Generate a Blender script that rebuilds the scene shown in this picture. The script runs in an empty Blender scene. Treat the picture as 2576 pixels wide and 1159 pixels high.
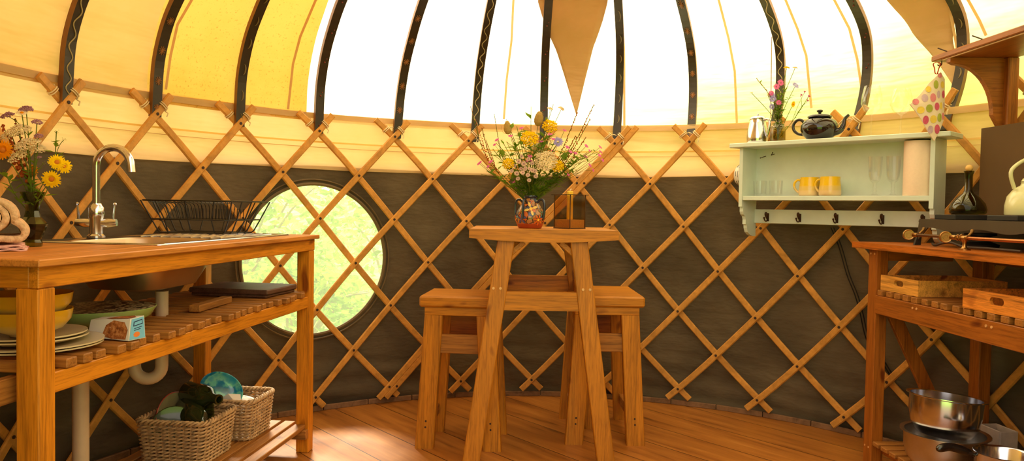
import bpy, math, random
from mathutils import Vector, Matrix, noise

sc = bpy.context.scene
col = sc.collection
rnd = random.Random(7)
PI = math.pi
V = Vector

# ------------------------------------------------------------------ camera
F_PX, PITCH, ROLL = 1860.0, -0.030, 0.016
R, H = 1.87, 1.02                       # radius of the yurt, height of the lens
CAM = V((-0.092 * R, -1.132 * R, H))
cam_d = bpy.data.cameras.new('camera')
cam_d.sensor_fit = 'HORIZONTAL'
cam_d.sensor_width = 36.0
cam_d.lens = 36.0 * F_PX / 2576.0
cam_d.clip_start = 0.02
cam = bpy.data.objects.new('camera', cam_d)
col.objects.link(cam)
cam.location = CAM
cam.matrix_world = (Matrix.Translation(CAM) @ Matrix.Rotation(PI / 2 + PITCH, 4, 'X')
                    @ Matrix.Rotation(ROLL, 4, 'Z'))
sc.camera = cam

# ------------------------------------------------------------------ light
sc.view_settings.view_transform = 'Standard'
sc.view_settings.look = 'None'
sc.view_settings.gamma = 1.0
sc.view_settings.use_curve_mapping = False
sc.view_settings.exposure = 0.6
world = bpy.data.worlds.new('sky')
sc.world = world
world.use_nodes = True
wn = world.node_tree.nodes
bgn = wn.get('Background') or wn.new('ShaderNodeBackground')
bgn.inputs['Color'].default_value = (1.0, 0.90, 0.74, 1)
bgn.inputs['Strength'].default_value = 1.5
sun_d = bpy.data.lights.new('sun', 'SUN')
sun_d.energy = 8.0
sun_d.angle = math.radians(12)
sun_d.color = (1.0, 0.91, 0.76)
sun = bpy.data.objects.new('sun', sun_d)
col.objects.link(sun)
_az, _el = -0.30, math.radians(46)
_sd = V((math.sin(_az) * math.cos(_el), math.cos(_az) * math.cos(_el), math.sin(_el)))
sun.rotation_euler = _sd.to_track_quat('Z', 'Y').to_euler()
sun.location = _sd * 12


# ------------------------------------------------------------------ measuring
def ray(px, py):
    c, s = math.cos(ROLL), math.sin(ROLL)
    a, b = px - 1288.0, py - 579.5
    u, v = c * a + s * b, -s * a + c * b
    x, z = u / F_PX, -v / F_PX
    return V((x, math.cos(PITCH) - z * math.sin(PITCH), math.sin(PITCH) + z * math.cos(PITCH)))


def at(px, py, Y):
    d = ray(px, py)
    return CAM + d * ((Y - CAM.y) / d.y)


def at_plane(px, py, p0, n):
    d = ray(px, py)
    n = V(n)
    return CAM + d * ((V(p0) - CAM).dot(n) / d.dot(n))


# ------------------------------------------------------------------ materials
def lin(c):
    r = []
    for v in c[:3]:
        v = v / 255.0
        r.append(v / 12.92 if v <= 0.04045 else ((v + 0.055) / 1.055) ** 2.4)
    return (r[0], r[1], r[2], 1.0)


MATS = {}


def newmat(name):
    m = bpy.data.materials.new(name)
    m.use_nodes = True
    nt = m.node_tree
    b = nt.nodes.get('Principled BSDF')
    return m, nt, b


def link(nt, a, b):
    nt.links.new(a, b)


def noise_node(nt, scale, detail=3.0, rough=0.55, stretch=None, coord='Object'):
    tc = nt.nodes.new('ShaderNodeTexCoord')
    mp = nt.nodes.new('ShaderNodeMapping')
    if stretch:
        mp.inputs['Scale'].default_value = stretch
    n = nt.nodes.new('ShaderNodeTexNoise')
    n.inputs['Scale'].default_value = scale
    n.inputs['Detail'].default_value = detail
    n.inputs['Roughness'].default_value = rough
    link(nt, tc.outputs[coord], mp.inputs['Vector'])
    link(nt, mp.outputs['Vector'], n.inputs['Vector'])
    return n, mp


def ramp(nt, fac, stops):
    r = nt.nodes.new('ShaderNodeValToRGB')
    el = r.color_ramp.elements
    el[0].position, el[0].color = stops[0]
    el[1].position, el[1].color = stops[-1]
    for p, c in stops[1:-1]:
        e = el.new(p)
        e.color = c
    link(nt, fac, r.inputs['Fac'])
    return r


def bump(nt, b, h, strength=0.2, dist=0.005):
    bp = nt.nodes.new('ShaderNodeBump')
    bp.inputs['Strength'].default_value = strength
    bp.inputs['Distance'].default_value = dist
    link(nt, h, bp.inputs['Height'])
    link(nt, bp.outputs['Normal'], b.inputs['Normal'])


def plain(name, c, rough=0.5, metal=0.0, var=0.12, scale=30.0, bmp=0.0, spec=0.5, coat=0.0):
    if name in MATS:
        return MATS[name]
    m, nt, b = newmat(name)
    base = lin(c)
    n, _ = noise_node(nt, scale)
    lo = tuple(v * (1 - var) for v in base[:3]) + (1,)
    hi = tuple(min(1, v * (1 + var)) for v in base[:3]) + (1,)
    r = ramp(nt, n.outputs['Fac'], [(0.3, lo), (0.7, hi)])
    link(nt, r.outputs['Color'], b.inputs['Base Color'])
    b.inputs['Roughness'].default_value = rough
    b.inputs['Metallic'].default_value = metal
    b.inputs['Specular IOR Level'].default_value = spec
    b.inputs['Coat Weight'].default_value = coat
    if bmp:
        bump(nt, b, n.outputs['Fac'], bmp)
    MATS[name] = m
    return m


def wood(name, c, dark=0.55, axis='X', rough=0.5, scale=1.0, coord='Object', knots=True):
    key = name + axis
    if key in MATS:
        return MATS[key]
    m, nt, b = newmat(key)
    base = lin(c)
    st = {'X': (1.0, 20, 20), 'Y': (20, 1.0, 20), 'Z': (20, 20, 1.0), 'N': (6, 6, 6)}[axis]
    # every object gets its own cut of the grain
    oi = nt.nodes.new('ShaderNodeObjectInfo')
    mul = nt.nodes.new('ShaderNodeMath')
    mul.operation = 'MULTIPLY'
    mul.inputs[1].default_value = 37.0
    link(nt, oi.outputs['Random'], mul.inputs[0])

    def grain(sc_, det, rough_):
        n, mp = noise_node(nt, sc_ * scale, det, rough_, st, coord)
        vm = nt.nodes.new('ShaderNodeVectorMath')
        vm.operation = 'ADD'
        link(nt, mp.outputs['Vector'], vm.inputs[0])
        link(nt, mul.outputs[0], vm.inputs[1])
        link(nt, vm.outputs[0], n.inputs['Vector'])
        return n
    n = grain(2.2, 6, 0.62)
    n.inputs['Distortion'].default_value = 0.6
    f = grain(11.0, 3, 0.6)
    dk = tuple(v * dark * 0.85 for v in base[:3]) + (1,)
    hi = tuple(min(1, v * 1.25) for v in base[:3]) + (1,)
    r = ramp(nt, n.outputs['Fac'], [(0.34, dk), (0.47, base), (0.66, hi)])
    fr_ = ramp(nt, f.outputs['Fac'], [(0.38, (0.66, 0.60, 0.52, 1)), (0.52, (1, 1, 1, 1))])
    mx = nt.nodes.new('ShaderNodeMix')
    mx.data_type = 'RGBA'
    mx.blend_type = 'MULTIPLY'
    mx.inputs[0].default_value = 0.75 if axis != 'N' else 0.25
    link(nt, r.outputs['Color'], mx.inputs[6])
    link(nt, fr_.outputs['Color'], mx.inputs[7])
    out = mx.outputs[2]
    if knots:
        k, mpk = noise_node(nt, 1.0, 1, 0.5, {'X': (7, 14, 14), 'Y': (14, 7, 14), 'Z': (14, 14, 7), 'N': (9, 9, 9)}[axis], coord)
        vk = nt.nodes.new('ShaderNodeVectorMath')
        vk.operation = 'ADD'
        link(nt, mpk.outputs['Vector'], vk.inputs[0])
        link(nt, mul.outputs[0], vk.inputs[1])
        link(nt, vk.outputs[0], k.inputs['Vector'])
        kr = ramp(nt, k.outputs['Fac'], [(0.70, (1, 1, 1, 1)), (0.77, (0.42, 0.28, 0.2, 1))])
        mx = nt.nodes.new('ShaderNodeMix')
        mx.data_type = 'RGBA'
        mx.blend_type = 'MULTIPLY'
        mx.inputs[0].default_value = 1.0
        link(nt, out, mx.inputs[6])
        link(nt, kr.outputs['Color'], mx.inputs[7])
        out = mx.outputs[2]
    link(nt, out, b.inputs['Base Color'])
    b.inputs['Roughness'].default_value = rough
    b.inputs['Specular IOR Level'].default_value = 0.35
    bump(nt, b, n.outputs['Fac'], 0.2, 0.002)
    MATS[key] = m
    return m


def canvas(name, c, trans, mix=0.6, speck=0.0, wrinkle=0.3, blotch=0.12, scale=3.0):
    if name in MATS:
        return MATS[name]
    m, nt, b = newmat(name)
    nt.nodes.remove(b)
    out = nt.nodes.get('Material Output')
    n, _ = noise_node(nt, scale, 4, 0.6)

    def col2(cc):
        base = lin(cc)
        lo = tuple(v * (1 - blotch * (1.0 if i < 2 else 2.2)) for i, v in enumerate(base[:3])) + (1,)
        return ramp(nt, n.outputs['Fac'], [(0.35, lo), (0.62, base)]).outputs['Color']
    ca, cb = col2(c), col2(trans)
    if speck:
        s, _ = noise_node(nt, 95, 2, 0.7)
        sr = ramp(nt, s.outputs['Fac'], [(0.60, (1, 1, 1, 1)), (0.72, (1 - speck, 1 - speck, 1 - speck * 1.2, 1))])
        for_mul = []
        for cc in (ca, cb):
            mx = nt.nodes.new('ShaderNodeMix')
            mx.data_type = 'RGBA'
            mx.blend_type = 'MULTIPLY'
            mx.inputs[0].default_value = 1.0
            link(nt, cc, mx.inputs[6])
            link(nt, sr.outputs['Color'], mx.inputs[7])
            for_mul.append(mx.outputs[2])
        ca, cb = for_mul
    d = nt.nodes.new('ShaderNodeBsdfDiffuse')
    t = nt.nodes.new('ShaderNodeBsdfTranslucent')
    x = nt.nodes.new('ShaderNodeMixShader')
    x.inputs[0].default_value = mix
    link(nt, ca, d.inputs['Color'])
    link(nt, cb, t.inputs['Color'])
    link(nt, d.outputs[0], x.inputs[1])
    link(nt, t.outputs[0], x.inputs[2])
    link(nt, x.outputs[0], out.inputs['Surface'])
    w, _ = noise_node(nt, 2.2, 3, 0.5, (1, 1, 5))
    bp = nt.nodes.new('ShaderNodeBump')
    bp.inputs['Strength'].default_value = wrinkle
    bp.inputs['Distance'].default_value = 0.04
    link(nt, w.outputs['Fac'], bp.inputs['Height'])
    link(nt, bp.outputs['Normal'], d.inputs['Normal'])
    link(nt, bp.outputs['Normal'], t.inputs['Normal'])
    MATS[name] = m
    return m


def glass(name, tint=(255, 255, 255), rough=0.02, refl=1.0):
    if name in MATS:
        return MATS[name]
    m, nt, b = newmat(name)
    nt.nodes.remove(b)
    out = nt.nodes.get('Material Output')
    tr = nt.nodes.new('ShaderNodeBsdfTransparent')
    tr.inputs['Color'].default_value = lin(tint)
    gl = nt.nodes.new('ShaderNodeBsdfGlossy')
    gl.inputs['Roughness'].default_value = rough
    lw = nt.nodes.new('ShaderNodeLayerWeight')
    lw.inputs['Blend'].default_value = 0.35
    mu = nt.nodes.new('ShaderNodeMath')
    mu.operation = 'MULTIPLY'
    mu.use_clamp = True
    mu.inputs[1].default_value = refl
    link(nt, lw.outputs['Facing'], mu.inputs[0])
    mr = nt.nodes.new('ShaderNodeMath')
    mr.operation = 'MULTIPLY_ADD'
    mr.inputs[1].default_value = 0.30
    mr.inputs[2].default_value = 0.02
    link(nt, mu.outputs[0], mr.inputs[0])
    x = nt.nodes.new('ShaderNodeMixShader')
    link(nt, mr.outputs[0], x.inputs[0])
    link(nt, tr.outputs[0], x.inputs[1])
    link(nt, gl.outputs[0], x.inputs[2])
    link(nt, x.outputs[0], out.inputs['Surface'])
    MATS[name] = m
    return m


def leafmat(name, c, trans=0.4, var=0.3):
    if name in MATS:
        return MATS[name]
    m, nt, b = newmat(name)
    nt.nodes.remove(b)
    out = nt.nodes.get('Material Output')
    base = lin(c)
    n, _ = noise_node(nt, 14, 2)
    lo = tuple(v * (1 - var) for v in base[:3]) + (1,)
    hi = tuple(min(1, v * (1 + var)) for v in base[:3]) + (1,)
    r = ramp(nt, n.outputs['Fac'], [(0.3, lo), (0.7, hi)])
    d = nt.nodes.new('ShaderNodeBsdfDiffuse')
    t = nt.nodes.new('ShaderNodeBsdfTranslucent')
    x = nt.nodes.new('ShaderNodeMixShader')
    x.inputs[0].default_value = trans
    link(nt, r.outputs['Color'], d.inputs['Color'])
    link(nt, r.outputs['Color'], t.inputs['Color'])
    link(nt, d.outputs[0], x.inputs[1])
    link(nt, t.outputs[0], x.inputs[2])
    link(nt, x.outputs[0], out.inputs['Surface'])
    MATS[name] = m
    return m


# ------------------------------------------------------------------ mesh tools
class MB:
    """collects shapes, builds ONE mesh object"""

    def __init__(s):
        s.v, s.f, s.m = [], [], []

    def add(s, vs, fs, mi=0, M=None):
        o = len(s.v)
        for p in vs:
            p = V(p)
            s.v.append(M @ p if M else p)
        for f in fs:
            s.f.append(tuple(i + o for i in f))
            s.m.append(mi)
        return s

    def box(s, a, b, mi=0, M=None, bev=0.0):
        x0, y0, z0 = a
        x1, y1, z1 = b
        if x0 > x1: x0, x1 = x1, x0
        if y0 > y1: y0, y1 = y1, y0
        if z0 > z1: z0, z1 = z1, z0
        if bev <= 0:
            vs = [(x, y, z) for z in (z0, z1) for y in (y0, y1) for x in (x0, x1)]
            fs = [(0, 2, 3, 1), (4, 5, 7, 6), (0, 1, 5, 4), (2, 6, 7, 3), (0, 4, 6, 2), (1, 3, 7, 5)]
            return s.add(vs, fs, mi, M)
        e = min(bev, (x1 - x0) * .45, (y1 - y0) * .45, (z1 - z0) * .45)
        vs, idx = [], {}

        def vid(p):
            k = tuple(round(q, 7) for q in p)
            if k not in idx:
                idx[k] = len(vs)
                vs.append(p)
            return idx[k]
        lo, hi = (x0, y0, z0), (x1, y1, z1)
        fs = []

        def corner(sx, sy, sz, ax):
            p = []
            for i, sg in enumerate((sx, sy, sz)):
                w = hi[i] if sg > 0 else lo[i]
                if i != ax:
                    w -= sg * e
                p.append(w)
            return vid(tuple(p))
        for ax in range(3):
            o = [i for i in range(3) if i != ax]
            for sg in (-1, 1):
                q = []
                for a1, a2 in ((-1, -1), (1, -1), (1, 1), (-1, 1)):
                    t = [0, 0, 0]
                    t[ax], t[o[0]], t[o[1]] = sg, a1, a2
                    q.append(corner(*t, ax))
                flip = (sg < 0) != (ax == 1)
                fs.append(tuple(reversed(q)) if flip else tuple(q))
        for ax in range(3):
            o = [i for i in range(3) if i != ax]
            for s1 in (-1, 1):
                for s2 in (-1, 1):
                    def g(sa, face):
                        t = [0, 0, 0]
                        t[ax], t[o[0]], t[o[1]] = sa, s1, s2
                        return corner(*t, face)
                    q = [g(-1, o[0]), g(1, o[0]), g(1, o[1]), g(-1, o[1])]
                    fs.append(tuple(q))
        for sx in (-1, 1):
            for sy in (-1, 1):
                for sz in (-1, 1):
                    fs.append(tuple(corner(sx, sy, sz, a) for a in range(3)))
        return s.add(vs, fs, mi, M)

    def beam(s, p, q, w, d, side=None, mi=0, bev=0.002, w2=None, d2=None):
        """square-section bar from p to q, w across `side`, d across the other way"""
        p, q = V(p), V(q)
        z = (q - p).normalized()
        sd = V(side) if side else (V((0, 0, 1)) if abs(z.z) < .9 else V((1, 0, 0)))
        x = (sd - z * sd.dot(z)).normalized()
        y = z.cross(x)
        w2 = w2 or w
        d2 = d2 or d
        vs, fs = [], []
        for c, ww, dd in ((p, w, d), (q, w2, d2)):
            hx, hy = ww / 2, dd / 2
            b = min(bev, hx * .4, hy * .4)
            for a1, a2 in ((-hx + b, -hy), (hx - b, -hy), (hx, -hy + b), (hx, hy - b), (hx - b, hy), (-hx + b, hy), (-hx, hy - b), (-hx, -hy + b)):
                vs.append(c + x * a1 + y * a2)
        for i in range(8):
            j = (i + 1) % 8
            fs.append((i, j, 8 + j, 8 + i))
        fs.append(tuple(range(7, -1, -1)))
        fs.append(tuple(range(8, 16)))
        return s.add(vs, fs, mi)

    def leg(s, p, q, w, d, mi=0):
        """leg whose two ends are cut level"""
        p, q = V(p), V(q)
        vs = []
        for c in (p, q):
            b = .003
            hx, hy = w / 2, d / 2
            for a1, a2 in ((-hx + b, -hy), (hx - b, -hy), (hx, -hy + b), (hx, hy - b), (hx - b, hy), (-hx + b, hy), (-hx, hy - b), (-hx, -hy + b)):
                vs.append(c + V((a1, a2, 0)))
        fs = [(i, (i + 1) % 8, 8 + (i + 1) % 8, 8 + i) for i in range(8)]
        fs.append(tuple(range(7, -1, -1)))
        fs.append(tuple(range(8, 16)))
        return s.add(vs, fs, mi)

    def tube(s, path, r, n=8, mi=0, caps=True, closed=False):
        path = [V(p) for p in path]
        rs = r if isinstance(r, (list, tuple)) else [r] * len(path)
        k = len(path)
        ref = None
        vs, fs = [], []
        for i, p in enumerate(path):
            if closed:
                t = path[(i + 1) % k] - path[i - 1]
            else:
                t = path[min(i + 1, k - 1)] - path[max(i - 1, 0)]
            if t.length < 1e-9:
                t = V((0, 0, 1))
            t.normalize()
            if ref is None:
                ref = V((0, 0, 1)) if abs(t.z) < .9 else V((1, 0, 0))
            x = (ref - t * ref.dot(t))
            if x.length < 1e-6:
                x = t.orthogonal()
            x.normalize()
            ref = x
            y = t.cross(x)
            for j in range(n):
                a = 2 * PI * j / n
                vs.append(p + x * (rs[i] * math.cos(a)) + y * (rs[i] * math.sin(a)))
        rings = k if closed else k - 1
        for i in range(rings):
            i2 = (i + 1) % k
            for j in range(n):
                j2 = (j + 1) % n
                fs.append((i * n + j, i * n + j2, i2 * n + j2, i2 * n + j))
        if caps and not closed:
            fs.append(tuple(range(n - 1, -1, -1)))
            fs.append(tuple((k - 1) * n + j for j in range(n)))
        return s.add(vs, fs, mi)

    def lathe(s, prof, c=(0, 0, 0), n=32, mi=0, M=None, sx=1.0, sy=1.0):
        vs, fs = [], []
        for r, z in prof:
            for j in range(n):
                a = 2 * PI * j / n
                vs.append((c[0] + r * sx * math.cos(a), c[1] + r * sy * math.sin(a), c[2] + z))
        for i in range(len(prof) - 1):
            for j in range(n):
                j2 = (j + 1) % n
                fs.append((i * n + j, i * n + j2, (i + 1) * n + j2, (i + 1) * n + j))
        if prof[0][0] > 1e-5:
            fs.append(tuple(range(n - 1, -1, -1)))
        if prof[-1][0] > 1e-5:
            fs.append(tuple((len(prof) - 1) * n + j for j in range(n)))
        return s.add(vs, fs, mi, M)

    def ball(s, c, r, n=8, mi=0, sz=1.0):
        k = max(3, n // 2)
        prof = [(max(1e-6, r * math.sin(PI * i / k)), -r * sz * math.cos(PI * i / k)) for i in range(k + 1)]
        return s.lathe(prof, c, n, mi)

    def quad(s, a, b, c, d, mi=0):
        return s.add([a, b, c, d], [(0, 1, 2, 3)], mi)

    def grid(s, rows, mi=0, closed=False):
        n = len(rows[0])
        vs = [p for r in rows for p in r]
        fs = []
        for i in range(len(rows) - 1):
            for j in range(n if closed else n - 1):
                j2 = (j + 1) % n
                fs.append((i * n + j, i * n + j2, (i + 1) * n + j2, (i + 1) * n + j))
        return s.add(vs, fs, mi)

    def prism(s, pts, a, b, axis='Z', mi=0, M=None):
        """outline pts (2D) extruded from a to b along axis"""
        k = len(pts)

        def mk(p, h):
            return {'Z': (p[0], p[1], h), 'Y': (p[0], h, p[1]), 'X': (h, p[0], p[1])}[axis]
        vs = [mk(p, a) for p in pts] + [mk(p, b) for p in pts]
        fs = [(i, (i + 1) % k, k + (i + 1) % k, k + i) for i in range(k)]
        fs.append(tuple(range(k - 1, -1, -1)))
        fs.append(tuple(range(k, 2 * k)))
        return s.add(vs, fs, mi, M)

    def build(s, name, mat, parent=None, smooth=False, sharp=None, solid=0.0):
        me = bpy.data.meshes.new(name)
        me.from_pydata([tuple(p) for p in s.v], [], s.f)
        mats = mat if isinstance(mat, (list, tuple)) else [mat]
        for m in mats:
            me.materials.append(m)
        for i, p in enumerate(me.polygons):
            p.material_index = min(s.m[i], len(mats) - 1)
        import bmesh
        bm = bmesh.new()
        bm.from_mesh(me)
        bmesh.ops.recalc_face_normals(bm, faces=bm.faces)
        bm.to_mesh(me)
        bm.free()
        if smooth:
            me.shade_smooth()
            if sharp is None:
                sharp = 40
            me.set_sharp_from_angle(angle=math.radians(sharp))
        o = bpy.data.objects.new(name, me)
        col.objects.link(o)
        if parent:
            o.parent = parent
        if solid:
            md = o.modifiers.new('thickness', 'SOLIDIFY')
            md.thickness = solid
            md.offset = 0
        return o


def tag(o, label=None, cat=None, group=None, kind=None):
    if label: o['label'] = label
    if cat: o['category'] = cat
    if group: o['group'] = group
    if kind: o['kind'] = kind
    return o


def thing(name, label, cat, loc=(0, 0, 0), rz=0.0, group=None):
    o = bpy.data.objects.new(name, None)
    o.empty_display_size = 0.05
    col.objects.link(o)
    o.location = loc
    o.rotation_euler = (0, 0, rz)
    return tag(o, label, cat, group)


def copy_tree(o, parent=None):
    c = o.copy()
    col.objects.link(c)
    c.parent = parent
    for ch in list(o.children):
        copy_tree(ch, c)
    return c


def spline(pts, n=8):
    pts = [V(p) for p in pts]
    out = []
    for i in range(len(pts) - 1):
        p0, p1, p2, p3 = pts[max(i - 1, 0)], pts[i], pts[i + 1], pts[min(i + 2, len(pts) - 1)]
        for k in range(n):
            t = k / n
            out.append(0.5 * ((2 * p1) + (p2 - p0) * t + (2 * p0 - 5 * p1 + 4 * p2 - p3) * t * t + (3 * p1 - p0 - 3 * p2 + p3) * t ** 3))
    out.append(pts[-1])
    return out


def cyl(th, r, z):
    return V((r * math.sin(th), r * math.cos(th), z))


# ------------------------------------------------------------------ palette
W_LATH = wood('lath_wood', (200, 140, 62), 0.95, 'N', 0.5, 1.0, knots=False)
W_CNT = {a: wood('pine_orange', (204, 126, 26), 0.80, a, 0.42) for a in 'XYZ'}
W_SLAT = {a: wood('slat_wood', (162, 104, 42), 0.80, a, 0.55) for a in 'XYZ'}
W_TAB = {a: wood('table_wood', (190, 120, 30), 0.84, a, 0.42) for a in 'XYZ'}
W_RC = {a: wood('dark_stained_pine', (158, 90, 26), 0.75, a, 0.42) for a in 'XYZ'}
W_TRAY = wood('tray_wood', (226, 160, 70), 0.7, 'X', 0.5)
DARK_HOLE = plain('plug_dark', (52, 28, 12), 0.7)
BLUE = plain('pale_blue_paint', (212, 222, 210), 0.42, var=0.05, scale=12)
STEEL = plain('steel', (212, 212, 220), 0.16, 1.0, 0.05, 8)
STEEL_B = plain('brushed_steel', (196, 190, 184), 0.30, 1.0, 0.08, 20)
BRASS = plain('brass', (176, 132, 78), 0.32, 1.0, 0.15, 30)
BLACK = plain('black_wire', (26, 22, 18), 0.4)
GLASS = glass('clear_glass')
GLASS_G = glass('greenish_glass', (205, 225, 190))
GREEN_ST = leafmat('stem_green', (112, 124, 48), 0.25)
LEAF = leafmat('leaf_green', (120, 148, 46), 0.45)
CORD = plain('pale_cord', (226, 202, 160), 0.8)

# ================================================================== SHELL
# ---- floor of wide boards laid on the slant
m, nt, b = newmat('floor_boards')
tc = nt.nodes.new('ShaderNodeTexCoord')
mp = nt.nodes.new('ShaderNodeMapping')
FL_ANG = math.atan2(0.76, -0.65)
mp.inputs['Rotation'].default_value = (0, 0, -FL_ANG)
link(nt, tc.outputs['Object'], mp.inputs['Vector'])
sep = nt.nodes.new('ShaderNodeSeparateXYZ')
link(nt, mp.outputs['Vector'], sep.inputs[0])


def math_n(op, a, bv=None, c=None):
    n = nt.nodes.new('ShaderNodeMath')
    n.operation = op
    for i, q in enumerate((a, bv, c)):
        if q is None:
            continue
        if isinstance(q, (int, float)):
            n.inputs[i].default_value = q
        else:
            link(nt, q, n.inputs[i])
    return n.outputs[0]


PLK = 0.21
yy = math_n('DIVIDE', sep.outputs['Y'], PLK)
yy = math_n('ADD', yy, 100.06)
idx = math_n('FLOOR', yy)
fr = math_n('FRACT', yy)
edge = math_n('MINIMUM', fr, math_n('SUBTRACT', 1.0, fr))
seam = math_n('LESS_THAN', edge, 0.010)
cmb = nt.nodes.new('ShaderNodeCombineXYZ')
link(nt, math_n('ADD', math_n('MULTIPLY', sep.outputs['X'], 1.6), math_n('MULTIPLY', idx, 7.3)), cmb.inputs[0])
link(nt, math_n('MULTIPLY', sep.outputs['Y'], 16.0), cmb.inputs[1])
link(nt, idx, cmb.inputs[2])
gn = nt.nodes.new('ShaderNodeTexNoise')
gn.inputs['Scale'].default_value = 1.5
gn.inputs['Detail'].default_value = 6
gn.inputs['Roughness'].default_value = 0.62
link(nt, cmb.outputs[0], gn.inputs['Vector'])
gr = ramp(nt, gn.outputs['Fac'], [(0.25, lin((104, 58, 20))), (0.42, lin((164, 98, 36))), (0.62, lin((186, 118, 48))), (0.8, lin((204, 140, 70)))])
wn_ = nt.nodes.new('ShaderNodeTexWhiteNoise')
wn_.noise_dimensions = '1D'
link(nt, idx, wn_.inputs['W'])
pv = math_n('MULTIPLY_ADD', wn_.outputs['Value'], 0.28, 0.80)
mx = nt.nodes.new('ShaderNodeMix')
mx.data_type = 'RGBA'
mx.blend_type = 'MULTIPLY'
mx.inputs[0].default_value = 1.0
link(nt, gr.outputs['Color'], mx.inputs[6])
link(nt, pv, mx.inputs[7])
mx2 = nt.nodes.new('ShaderNodeMix')
mx2.data_type = 'RGBA'
link(nt, seam, mx2.inputs[0])
link(nt, mx.outputs[2], mx2.inputs[6])
mx2.inputs[7].default_value = lin((48, 20, 8))
link(nt, mx2.outputs[2], b.inputs['Base Color'])
b.inputs['Roughness'].default_value = 0.34
bump(nt, b, gn.outputs['Fac'], 0.12, 0.003)
FLOOR = m
mb = MB()
mb.lathe([(1e-6, 0), (2.05, 0), (2.05, -0.05), (1e-6, -0.05)], n=96)
tag(mb.build('floor', FLOOR), kind='structure')

# ---- lattice grid fitted to the real crossings
TH = [-0.23182, 1.0308, 0.00021, 0.00991, -0.01506, 0.01331, 0.00865, -0.01063, -0.01215, 0.00329, 0.01278, 0.01954]
ZC = [0.72854, -0.02043, -0.01274, 0.0241, -0.66051, 0.00447, 0.02118, 0.00064, 0.01495, -0.02898, 0.02088, -0.00539]


def basis(j, r):
    u, v = (j - 5) / 5, (r - 3) / 3
    return [1, u, u * u, u ** 3, v, v * v, v ** 3, v ** 4, u * v, u * u * v, u * v * v, u ** 3 * v]


def node(j, r):
    jc = min(max(j, -1.0), 11.5)
    b_ = basis(jc, r)
    th = sum(x * y for x, y in zip(TH, b_)) + (j - jc) * 0.2115
    z = sum(x * y for x, y in zip(ZC, b_))
    return th, z


# ---- wall cloth: dark canvas with a round window
PT, PZ, PR = -0.647, 0.752, 0.372        # porthole: azimuth, height, radius
RW = 1.915
WALL_TOP = 1.225


def wall_r(th, z):
    n1 = noise.noise(V((th * 2.2, z * 3.5, 1.7)))
    n2 = noise.noise(V((th * 5.0, z * 14.0, 5.2)))
    low = max(0.0, min(1.0, (0.42 - z) / 0.35))
    return RW + 0.012 * n1 + 0.020 * n2 * low + 0.008 * math.sin(z * 60 + th * 9 + 2 * n1) * low


mb = MB()
A0, A1 = -2.72, 2.72
half = (PR + 0.045)
hw = half / RW


def wall_patch(t0, t1, z0, z1, nt_, nz_):
    mb.grid([[cyl(t0 + (t1 - t0) * i / nt_, wall_r(t0 + (t1 - t0) * i / nt_, z0 + (z1 - z0) * k / nz_), z0 + (z1 - z0) * k / nz_)
              for i in range(nt_ + 1)] for k in range(nz_ + 1)])


wall_patch(A0, PT - hw + .006, 0.0, WALL_TOP, 90, 44)
wall_patch(PT + hw - .006, A1, 0.0, WALL_TOP, 130, 44)
wall_patch(PT - hw, PT + hw, 0.0, PZ - half + .012, 20, 14)
wall_patch(PT - hw, PT + hw, PZ + half - .012, WALL_TOP, 20, 4)
NS = 64


def sq(a):
    c, s_ = math.cos(a), math.sin(a)
    k = half / max(abs(c), abs(s_))
    return c * k, s_ * k


rows = []
for t in (0, .35, .7, 1.0):
    row = []
    for i in range(NS):
        a = 2 * PI * (i + .0) / NS + PI / 4
        ox, oz = sq(a)
        cx, cz = (PR) * math.cos(a), (PR) * math.sin(a)
        x, z = cx + (ox - cx) * t, cz + (oz - cz) * t
        th = PT + x / RW
        row.append(cyl(th, wall_r(th, PZ + z), PZ + z))
    rows.append(row)
mb.grid(rows, closed=True)
CLOTH = plain('dark_canvas', (94, 80, 60), 0.85, var=0.28, scale=3.5, bmp=0.0, spec=0.2)
_nt = CLOTH.node_tree
_b = _nt.nodes['Principled BSDF']
_n, _ = noise_node(_nt, 260, 2)
_w, _ = noise_node(_nt, 5, 3, 0.6, (1, 1, 2.5))
_a = _nt.nodes.new('ShaderNodeMath')
_a.operation = 'MULTIPLY_ADD'
_a.inputs[1].default_value = 0.04
link(_nt, _n.outputs['Fac'], _a.inputs[0])
link(_nt, _w.outputs['Fac'], _a.inputs[2])
bump(_nt, _b, _a.outputs[0], 0.5, 0.03)
tag(mb.build('wall_back', CLOTH, smooth=True, sharp=180), kind='structure')

# round window: clear sheet, stitched rim
mb = MB()
rows = []
for rr in (0.02, 0.12, 0.22, 0.32, PR + 0.01):
    row = []
    for i in range(NS):
        a = 2 * PI * i / NS
        th = PT + rr * math.cos(a) / RW
        row.append(cyl(th, RW + 0.012, PZ + rr * math.sin(a)))
    rows.append(row)
mb.grid(rows, closed=True)
mb.add([rows[0][i] for i in range(NS)], [tuple(range(NS))])
PANE, nt, b = newmat('clear_window_sheet')
nt.nodes.remove(b)
out = nt.nodes.get('Material Output')
tr = nt.nodes.new('ShaderNodeBsdfTransparent')
tr.inputs['Color'].default_value = (0.9, 0.92, 0.84, 1)
df = nt.nodes.new('ShaderNodeBsdfTranslucent')
df.inputs['Color'].default_value = (0.95, 0.95, 0.8, 1)
gl = nt.nodes.new('ShaderNodeBsdfGlossy')
gl.inputs['Roughness'].default_value = 0.2
x1 = nt.nodes.new('ShaderNodeMixShader')
x1.inputs[0].default_value = 0.13
x2 = nt.nodes.new('ShaderNodeMixShader')
x2.inputs[0].default_value = 0.04
link(nt, tr.outputs[0], x1.inputs[1])
link(nt, df.outputs[0], x1.inputs[2])
link(nt, x1.outputs[0], x2.inputs[1])
link(nt, gl.outputs[0], x2.inputs[2])
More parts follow.
